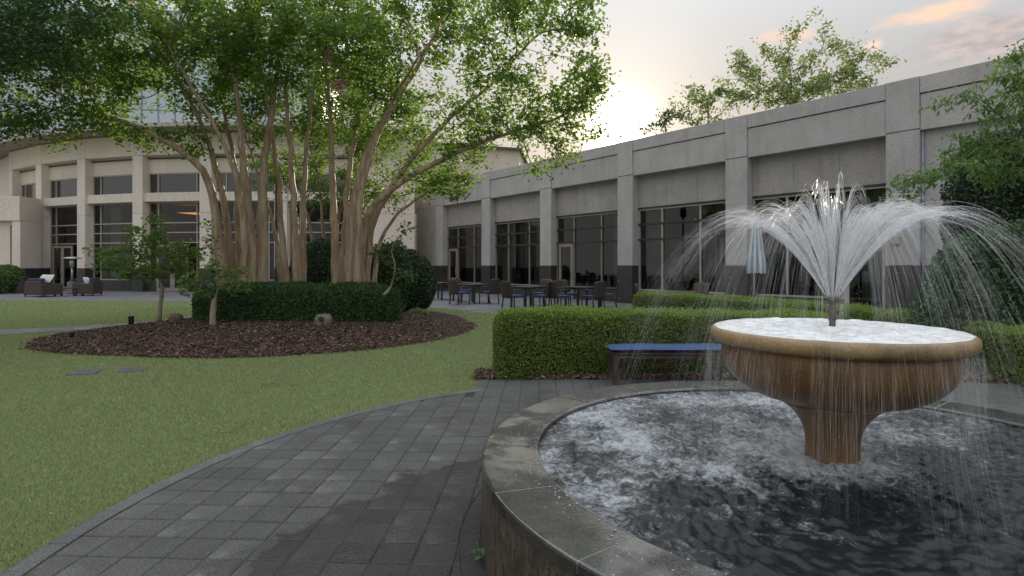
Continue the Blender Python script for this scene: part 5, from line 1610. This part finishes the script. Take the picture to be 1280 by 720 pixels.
def sapling(label, base, stem, blobs, per, L, seed, rad, mat, bark, tipr=0.004):
    g = np.random.default_rng(seed)
    bx, by, bz = base
    root = empty('sapling', (bx, by, bz), 0, label, 'young tree', 'young trees in the mulch bed')
    att = blob_points([((c[0]-bx, c[1]-by, c[2]-bz), r, n) for c, r, n in blobs], g)
    st = [tuple(np.array(p) - np.array([bx, by, bz])) for p in stem]
    pos, par, iss = grow([st], att, 0.13, 2.5, 0.17, 60, 0.4, (0, 0, 0.03), g)
    sr = np.zeros(len(pos)); sr[:len(st)] = np.linspace(rad, rad*0.75, len(st))
    me, r, ch = tree_mesh(pos, par, tipr, 2.1, sr, mat=bark)
    link('trunk', me, root)
    leafy(pos, r, ch, int(per*1.5), 0.075, L*1.3, L*0.72, mat, 'crown', root, g, 0.011, 0.5, 0.45)
def sap():
    def p3(x, y, D): return np.array([(x-640)/F*D, D, EYE + (332-y)/F*D])
    D = 11.9; b = gp(199, 403, 0.15); D = b.y
    sapling('left sapling with a spreading crown on one slim straight stem', (b.x, b.y, 0.12),
            [(b.x, b.y, 0.1)] + [tuple(p3(x, y, D)) for x, y in ((199.5, 395), (200, 385), (202, 372), (203, 360))],
            [(p3(138, 325, D), (0.65, 0.45, 0.25), 70), (p3(185, 300, D), (0.55, 0.5, 0.42), 70), (p3(222, 325, D), (0.6, 0.55, 0.45), 90), (p3(175, 340, D), (0.75, 0.55, 0.28), 90), (p3(198, 280, D), (0.25, 0.25, 0.2), 24), (p3(120, 315, D), (0.2, 0.2, 0.12), 14)],
            9, 0.085, 91, 0.055, M['leaf_sapling'], M['sapling_bark'])
    b = gp(266, 412, 0.15); D = b.y
    sapling('middle sapling forking low into thin leafy shoots', (b.x, b.y, 0.12),
            [(b.x, b.y, 0.1)] + [tuple(p3(x, y, D)) for x, y in ((266, 404), (266, 394), (267, 383), (267.5, 377))],
            [(p3(245, 355, D), (0.4, 0.3, 0.3), 40), (p3(290, 350, D), (0.45, 0.35, 0.30), 50), (p3(260, 318, D), (0.18, 0.2, 0.45), 34), (p3(258, 280, D), (0.12, 0.15, 0.2), 14), (p3(300, 358, D), (0.35, 0.3, 0.2), 30), (p3(268, 340, D), (0.3, 0.3, 0.3), 30)],
            8, 0.075, 92, 0.07, M['leaf_sapling'], M['sapling_bark'])
    b = gp(463, 405, 0.17); D = b.y
    sapling('right sapling leaning right in front of the round end of the dark hedge', (b.x, b.y, 0.12),
            [(b.x, b.y, 0.1)] + [tuple(p3(x, y, D)) for x, y in ((464.5, 398), (467, 389), (471, 379), (478, 370), (485, 364))],
            [(p3(500, 345, D), (0.35, 0.3, 0.28), 40), (p3(485, 320, D), (0.35, 0.3, 0.25), 36), (p3(497, 300, D), (0.2, 0.2, 0.25), 24), (p3(515, 285, D), (0.3, 0.25, 0.18), 24), (p3(470, 318, D), (0.15, 0.15, 0.15), 12)],
            8, 0.075, 93, 0.055, M['leaf_box'], M['sapling_bark'])
sap()

# ------------------------------------------------------------------ bed stones, lights, twigs
def stone(name, label, px_, py_, z, w, d, h, mat, seed, cat='stone', emblem=False):
    c = gp(px_, py_, z); g = random.Random(seed); b = MB()
    n, m = 14, 7
    prof = [(1.0, 0.0), (1.04, 0.18), (1.0, 0.45), (0.88, 0.75), (0.62, 0.95), (0.25, 1.02), (0.001, 1.0)]
    b.lathe(prof, n=n)
    b.v = [(math.copysign(abs(x)**0.75, x)*w/2*(1+g.uniform(-.09, .09)), math.copysign(abs(y)**0.75, y)*d/2*(1+g.uniform(-.09, .09)), zz*h*(1+g.uniform(-.07, .07)) - 0.03) for x, y, zz in b.v]
    o = b.build(name, mat, loc=(c.x, c.y, float(bed_h(c.x, c.y))), rot=(0, 0, g.uniform(-0.3, 0.3)))
    tag(o, label, cat)
    if emblem:
        e = MB(Matrix.Translation((0, -d/2*1.02, h*0.5)) @ Matrix.Rotation(R(90-12), 4, 'X'))
        e.lathe([(0.052, 0.0), (0.052, 0.016), (0.036, 0.018), (0.036, 0.004)], n=20)
        for k in range(5): e.box(-0.032+k*0.014, -0.026+k*0.014, -0.03, 0.03, 0.004, 0.015)
        e.build('speaker_grille', M['black'], o)
    return o
stone('rock_speaker', 'grey brown rock speaker with a round black grille in the mulch', 404, 411, 0.14, 0.36, 0.28, 0.24, M['rock'], 5, 'speaker', True)
stone('boulder', 'reddish boulder in the mulch at the left end of the dark hedge', 220, 405, 0.14, 0.30, 0.26, 0.20, M['rock_red'], 6)
stone('small_rock', 'small grey rock between the black bollard light and the left sapling', 176, 405, 0.10, 0.12, 0.10, 0.07, M['rock'], 7)
def garden_light(label, px_, py_, r, h):
    c = gp(px_, py_, 0.08); z = float(bed_h(c.x, c.y))
    e = empty('garden_light', (c.x, c.y, z), 0, label, 'garden light', 'black garden lights in the mulch')
    MB().lathe([(r*0.9, -0.05), (r*0.9, h*0.82), (r*1.0, h*0.84), (r*1.02, h*0.95), (r*0.85, h), (0.001, h*1.01)], n=16).build('post', M['black'], e)
    b = MB(); b.lathe([(r*0.94, h*0.70), (r*0.94, h*0.75)], n=16); b.lathe([(r*0.94, h*0.58), (r*0.94, h*0.63)], n=16)
    b.build('louvre', M['bronze'], e)
garden_light('taller black cylinder light at the rim of the mulch bed', 164, 409, 0.062, 0.215)
garden_light('shorter tilted black light near the left tip of the mulch bed', 90, 423, 0.040, 0.115)
def twig(label, pts, r=0.006):
    P = [gp(*p) for p in pts]; c = P[0].copy(); c.z = 0
    b = MB(); b.tube([p - c for p in P], [r*(1-0.6*i/(len(P)-1)) for i in range(len(P))], 5)
    q = P[len(P)//2] - c; b.tube([q, q + Vector((0.10, 0.08, 0.05)), q + Vector((0.16, 0.14, 0.06))], [r*0.6, r*0.5, r*0.3], 4)
    tag(b.build('fallen_twig', M['twig'], loc=c), label, 'twig', 'fallen twigs')
twig('pale bent twig standing up from the mulch left of the leaning sapling', [(432, 409, 0.16), (437, 404, 0.2), (442, 398, 0.28), (447, 394, 0.34), (449, 392, 0.36)], 0.010)
twig('thin twig lying flat on the mulch in front of the rock speaker', [(350, 418, 0.16), (357, 419.5, 0.17), (365, 419.5, 0.165)], 0.007)
twig('long twig lying on the turf below the middle of the mulch bed', [(328, 482, 0.03), (338, 480, 0.032), (351, 478.5, 0.03)], 0.005)
twig('crooked twig lying on the turf nearest the plaza edging', [(276, 541, 0.032), (290, 540, 0.034), (299, 534, 0.032), (305, 529, 0.034)], 0.004)

# weed at the foot of the pool wall
def weed():
    c = gp(600, 702, 0.02); e = empty('weed', (c.x, c.y, 0.02), 0, 'small bright green weed at the foot of the pool wall', 'plant')
    b = MB()
    for k in range(4):
        a = k*1.7; b.tube([(0, 0, 0), (0.012*math.cos(a), 0.012*math.sin(a), 0.03), (0.03*math.cos(a), 0.03*math.sin(a), 0.055)], 0.0012, 4)
    b.build('stem', M['leaf_cherry'], e)
    g = np.random.default_rng(3)
    for k in range(9):
        a = k*0.9; r = 0.018 + 0.022*g.uniform(); P = np.array([[r*math.cos(a), r*math.sin(a), 0.03 + 0.04*g.uniform()]])
        V, Fc = leaves(P, 0.034, 0.022, g=g, mixn=0.8); link('leaf', np_mesh('leaf', V, Fc, M['leaf_cherry']), e)
weed()

# ------------------------------------------------------------------ bench
def bench():
    x0, x1, y0, y1 = 1.19, 3.15, 6.78, 7.18
    e = empty('bench', ((x0+x1)/2, (y0+y1)/2, 0.02), R(-0.5), 'backless dark brown bench with a long blue seat cushion before the hedge', 'bench')
    cx, cy = (x0+x1)/2, (y0+y1)/2; hx, hy = (x1-x0)/2, (y1-y0)/2
    brn = pmat('bench_brown', (0.060, 0.040, 0.032), (0.042, 0.029, 0.024), 20, 0.5)
    for sx in (-1, 1):
        for sy in (-1, 1):
            b = MB(); a = sx*(hx-0.06); c = sy*(hy-0.04); b.box(a-0.032, a+0.032, c-0.032, c+0.032, 0, 0.365, 0.004); b.build('leg', brn, e)
    b = MB()
    for sy in (-1, 1): b.box(-hx+0.095, hx-0.095, sy*(hy-0.04)-0.015, sy*(hy-0.04)+0.015, 0.31, 0.355, 0.003)
    for sx in (-1, 1): b.box(sx*(hx-0.06)-0.015, sx*(hx-0.06)+0.015, -hy+0.075, hy-0.075, 0.31, 0.355, 0.003)
    b.build('rail', brn, e)
    b = MB(); b.box(-hx, hx, -hy, hy, 0.366, 0.385, 0.004); b.build('seat', brn, e)
    # cushion: puffed box
    b = MB(); n, m = 40, 10
    def cpt(i, j, top):
        u, v = i/n*2-1, j/m*2-1
        edge = (1-abs(u)**16)*(1-abs(v)**4)
        return (u*(hx+0.012), v*(hy+0.012), 0.425 + (0.032*edge**0.6 if top else -0.038*edge**0.6) + (0.003*math.sin(u*9) if top else 0))
    for top in (1, 0):
        idx = [[b.vert(cpt(i, j, top)) for j in range(m+1)] for i in range(n+1)]
        for i in range(n):
            for j in range(m):
                q = (idx[i][j], idx[i+1][j], idx[i+1][j+1], idx[i][j+1]); b.face(q if top else q[::-1], True)
    b.build('cushion', M['cushion_blue'], e)
bench()

# ------------------------------------------------------------------ terrace furniture
def chair_proto():
    e = empty('patio_chair', (0, 0, 0))
    # faces +x
    for sx, sy in ((1, 1), (1, -1)):
        b = MB(); b.tube([(0.24*sx, 0.26*sy, 0), (0.235*sx, 0.26*sy, 0.64)], 0.021, 6); b.build('leg', M['chair_metal'], e)
    for sy in (1, -1):
        b = MB(); b.tube([(-0.29, 0.25*sy, 0), (-0.235, 0.25*sy, 0.42)], 0.022, 6); b.build('leg', M['chair_metal'], e)
        b = MB(); b.tube([(0.25, 0.265*sy, 0.645), (0.08, 0.268*sy, 0.66), (-0.12, 0.262*sy, 0.655), (-0.265, 0.25*sy, 0.63)], 0.024, 6); b.build('armrest', M['chair_metal'], e)
    b = MB(); b.box(-0.24, 0.25, -0.255, 0.255, 0.385, 0.425, 0.01); b.build('seat', M['wicker'], e)
    b = MB(); b.box(-0.20, 0.255, -0.235, 0.235, 0.426, 0.475, 0.02); b.build('cushion', M['cushion_blue'], e)
    b = MB(); n, m = 8, 8; idx = []
    for i in range(n+1):
        row = []
        for j in range(m+1):
            v = j/m*2-1; u = i/n
            w = 0.265*(1 - 0.07*u**3) ; z = 0.38 + u*0.57 - 0.045*abs(v)**4*(u > 0.99)
            row.append((-0.235 - 0.10*u - 0.035*(1-v*v), v*w, z))
        idx.append(row)
    f = [[b.vert(p) for p in r] for r in idx]; k = [[b.vert((p[0]-0.035, p[1], p[2])) for p in r] for r in idx]
    for i in range(n):
        for j in range(m):
            b.face((f[i][j], f[i][j+1], f[i+1][j+1], f[i+1][j]), True); b.face((k[i][j], k[i+1][j], k[i+1][j+1], k[i][j+1]), True)
        b.face((f[i][0], f[i+1][0], k[i+1][0], k[i][0])); b.face((f[i][m], k[i][m], k[i+1][m], f[i+1][m]))
    for j in range(m):
        b.face((f[n][j], f[n][j+1], k[n][j+1], k[n][j])); b.face((f[0][j], k[0][j], k[0][j+1], f[0][j+1]))
    b.build('backrest', M['wicker'], e)
    return e
def table_proto():
    e = empty('patio_table', (0, 0, 0))
    b = MB(); b.box(-0.46, 0.46, -0.46, 0.46, 0.70, 0.735, 0.008); b.build('tabletop', M['tabletop'], e)
    b = MB()
    for sy in (-1, 1): b.box(-0.38, 0.38, sy*0.41-0.012, sy*0.41+0.012, 0.64, 0.699); b.box(sy*0.41-0.012, sy*0.41+0.012, -0.38, 0.38, 0.64, 0.699)
    b.build('apron', M['chair_metal'], e)
    for sx in (-1, 1):
        for sy in (-1, 1):
            b = MB(); b.box(sx*0.41-0.027, sx*0.41+0.027, sy*0.41-0.027, sy*0.41+0.027, 0, 0.699); b.build('leg', M['chair_metal'], e)
    return e
cp_ = chair_proto(); tp_ = table_proto()
first = {'c': True, 't': True}
def place(kind, x, y, rz, label, group):
    src = cp_ if kind == 'c' else tp_
    if first[kind]: o = src; first[kind] = False
    else: o = copy_tree(src)
    o.location = (x, y, 0.005); o.rotation_euler = (0, 0, rz)
    tag(o, label, 'chair' if kind == 'c' else 'table', group)
GC, GT = 'wicker chairs on the terrace', 'square tables on the terrace'
# table pixel, depth, its name, chairs: (pixel, depth, facing deg, label)
sets = [
    (728, 19.3, 'dark square table nearest the pilaster, in front of the wide glass door',
     [(700, 18.7, 32, 'wicker chair with its brown back to the left, nearest the tan glass door'), (741, 18.6, 128, 'wicker chair whose back faces us, at the table nearest the pilaster'),
      (709, 20.3, -60, 'chair at the far left corner of the table before the glass door'), (760, 19.7, 168, 'rightmost chair, close to the foot of the pilaster')]),
    (660, 19.6, 'dark square table in the middle of the terrace, under the doorless window',
     [(642, 18.8, 38, 'wicker chair with a reddish brown back at the left of the middle table'), (680, 18.9, 138, 'wicker chair at the right of the middle table, back half turned to us'), (677, 20.7, 235, 'chair behind the middle table with only its back top showing')]),
    (592, 22.0, 'dark square table left of the middle one, beside the first pilasters',
     [(575, 21.2, 42, 'dark chair with blue seat at the left of the third table, nearest the holly'), (578, 23.0, -40, 'chair behind the third table, its blue grey back facing the wall'), (611, 21.6, 140, 'dark chair with blue seat at the right of the third table')]),
    (550, 24.3, 'farthest dark table, half hidden by the holly bush',
     [(562, 24.0, 140, 'chair at the right of the farthest table, near the holly bush')]),
    (846, 15.8, 'dark table showing just above the curved hedge',
     [(812, 15.6, -10, 'chair whose back shows above the left end of the curved hedge'), (868, 16.6, 215, 'chair above the curved hedge, right of the half hidden table')]),
]
for px_, D, lab, ch in sets:
    p = at(px_, D); place('t', p.x, p.y, R(-38 if D < 23 else -30), lab, GT)
    for (cx, cd, ang, cl) in ch:
        q = at(cx, cd); place('c', q.x, q.y, R(ang), cl, GC)
q = at(266, 29.2); place('c', q.x, q.y, R(200), 'lone chair near the curved building, seen between the saplings', GC)

# closed market umbrella behind the spray
def umbrella():
    c = at(945, 14.6); e = empty('patio_umbrella', (c.x, c.y, 0.005), 0, 'closed patio umbrella with pale blue and white stripes behind the spray', 'umbrella')
    b = MB(); b.tube([(0, 0, 0.06), (0, 0, 2.75)], 0.024, 8); b.build('pole', M['black'], e)
    b = MB(); b.lathe([(0.001, 0.0), (0.28, 0.0), (0.28, 0.05), (0.06, 0.08), (0.03, 0.3)], n=20); b.build('base', M['black'], e)
    n = 16
    for k in range(n):
        b = MB(); prev = None
        for i in range(13):
            u = i/12; z = 2.72 - 1.45*u; r = 0.035 + 0.20*u**0.85*(1 - 0.18*max(0, u-0.85)/0.15)
            row = []
            for q in range(3):
                a = 2*math.pi*(k + q/2)/n; rr = r*(1.16 if q == 1 else 0.86)*(1 + 0.04*math.sin(k*2.3+u*5))
                row.append(b.vert((rr*math.cos(a), rr*math.sin(a), z - 0.03*(q == 1)*u)))
            if prev:
                for q in range(2): b.face((prev[q], row[q], row[q+1], prev[q+1]), True)
            prev = row
        b.build('canopy_panel', M['umbrella_blue'] if k % 2 else M['umbrella_white'], e)
    b = MB(); b.lathe([(0.03, 2.70), (0.035, 2.78), (0.012, 2.84), (0.001, 2.85)], n=10); b.build('finial', M['black'], e)
umbrella()

# lounge group at the far left
def lounge(label, px_, D, rz, w, group):
    c = at(px_, D); e = empty('lounge_chair', (c.x, c.y, 0.006), rz, label, 'lounge chair', group)
    h = w/2
    b = MB(); b.box(-0.40, 0.40, -h, h, 0.09, 0.36, 0.01); b.build('base', M['wicker'], e)
    b = MB(); b.box(-0.47, -0.405, -h, h, 0.09, 0.72, 0.015); b.build('backrest', M['wicker'], e)
    for s in (-1, 1):
        b = MB(); y0, y1 = sorted((s*(h+0.002), s*(h+0.10))); b.box(-0.47, 0.42, y0, y1, 0.09, 0.60, 0.015); b.build('armrest', M['wicker'], e)
        for sx in (-0.42, 0.37):
            b = MB(); b.box(sx-0.025, sx+0.025, s*(h+0.05)-0.025, s*(h+0.05)+0.025, 0, 0.089); b.build('foot', M['chair_metal'], e)
    b = MB(); b.box(-0.38, 0.41, -h+0.01, h-0.01, 0.362, 0.50, 0.03); b.build('seat_cushion', M['cushion_navy'], e)
    b = MB(); b.box(-0.40, -0.24, -h+0.01, h-0.01, 0.502, 0.86, 0.04); b.build('back_cushion', M['cushion_navy'], e)
    return c, e
GL = 'wicker lounge seats on the far patio'
c1, _ = lounge('brown wicker lounge seat seen from behind, white pillow along its back', 55, 26.6, R(68), 1.15, GL)
c2, _ = lounge('dark wicker lounge chair facing left, white pillow on it', 109, 27.3, R(190), 0.68, GL)
def pillow(label, x, y, z, rz, w, tilt):
    b = MB(); n = 8
    for top in (1, -1):
        idx = [[b.vert((i/n-0.5, (j/n-0.5)*w/0.42, top*0.22*((1-abs(i/n*2-1)**3)*(1-abs(j/n*2-1)**3))**0.6)) for j in range(n+1)] for i in range(n+1)]
        for i in range(n):
            for j in range(n):
                q = (idx[i][j], idx[i+1][j], idx[i+1][j+1], idx[i][j+1]); b.face(q if top > 0 else q[::-1], True)
    b.v = [(p[0]*0.42, p[1]*0.42, p[2]*0.42) for p in b.v]
    o = b.build('pillow', M['cushion_white'], loc=(x, y, z)); o.rotation_euler = (0, tilt, rz)
    tag(o, label, 'pillow', 'white pillows on the lounge seats')
pillow('white pillow lying along the back of the brown lounge seat', c1.x + 0.05, c1.y + 0.05, 0.84, R(68), 0.95, R(-60))
pillow('white pillow propped on the dark lounge chair facing left', c2.x + 0.05, c2.y - 0.05, 0.70, R(190), 0.44, R(-65))
def low_table():
    c = at(86, 27.0); e = empty('coffee_table', (c.x, c.y, 0.006), R(8), 'low dark coffee table between the two lounge seats', 'table')
    b = MB(); b.box(-0.5, 0.5, -0.3, 0.3, 0.36, 0.41, 0.006); b.build('tabletop', M['tabletop'], e)
    for sx in (-1, 1):
        for sy in (-1, 1):
            b = MB(); b.box(sx*0.45-0.03, sx*0.45+0.03, sy*0.25-0.03, sy*0.25+0.03, 0, 0.359); b.build('leg', M['chair_metal'], e)
low_table()
def heater():
    c = at(90, 29.0); e = empty('patio_heater', (c.x, c.y, 0.006), 0, 'steel patio heater with a wide round hood behind the lounge seats', 'patio heater')
    b = MB(); b.lathe([(0.001, 0), (0.24, 0), (0.24, 0.04), (0.21, 0.06), (0.20, 0.62), (0.05, 0.66)], n=20); b.build('gas_housing', M['bin_brown'], e)
    b = MB(); b.tube([(0, 0, 0.64), (0, 0, 1.35)], 0.03, 10); b.build('pole', M['steel'], e)
    b = MB(); b.lathe([(0.05, 1.34), (0.09, 1.38), (0.10, 1.68), (0.07, 1.74), (0.02, 1.78)], n=16); b.build('burner', M['steel'], e)
    b = MB(); b.lathe([(0.42, 1.80), (0.43, 1.815), (0.25, 1.87), (0.06, 1.91), (0.001, 1.915)], n=28); b.build('hood', M['steel'], e)
heater()
def bin_():
    c = at(26, 29.6); e = empty('litter_bin', (c.x, c.y, 0.006), 0, 'round brown slatted litter bin beside the shrub at the left edge', 'bin')
    b = MB(); b.lathe([(0.001, 0.03), (0.22, 0.03), (0.22, 0.76), (0.20, 0.76), (0.20, 0.1)], n=20); b.build('liner', M['black'], e)
    b = MB()
    for k in range(18):
        a = 2*math.pi*k/18
        b.M = Matrix.Rotation(a, 4, 'Z'); b.box(0.235, 0.255, -0.028, 0.028, 0.04, 0.76)
    b.build('slats', M['bin_brown'], e, 'stuff')
    b = MB(); b.lathe([(0.27, 0.765), (0.28, 0.80), (0.24, 0.86), (0.14, 0.90), (0.13, 0.86)], n=24); b.build('lid', M['black'], e)
bin_()
def lamp_post():
    c = at(345.5, 19.5); e = empty('lamp_post', (c.x, c.y, 0), 0, 'slim black lamp post between the left and middle myrtle clumps', 'lamp post')
    b = MB(); b.lathe([(0.001, 0), (0.10, 0), (0.10, 0.12), (0.065, 0.2), (0.050, 0.5), (0.045, 4.3)], n=12); b.build('pole', M['black'], e)
    b = MB(); b.lathe([(0.05, 4.3), (0.16, 4.36), (0.19, 4.75), (0.11, 4.95), (0.001, 5.0)], n=14); b.build('lantern', M['black'], e)
lamp_post()
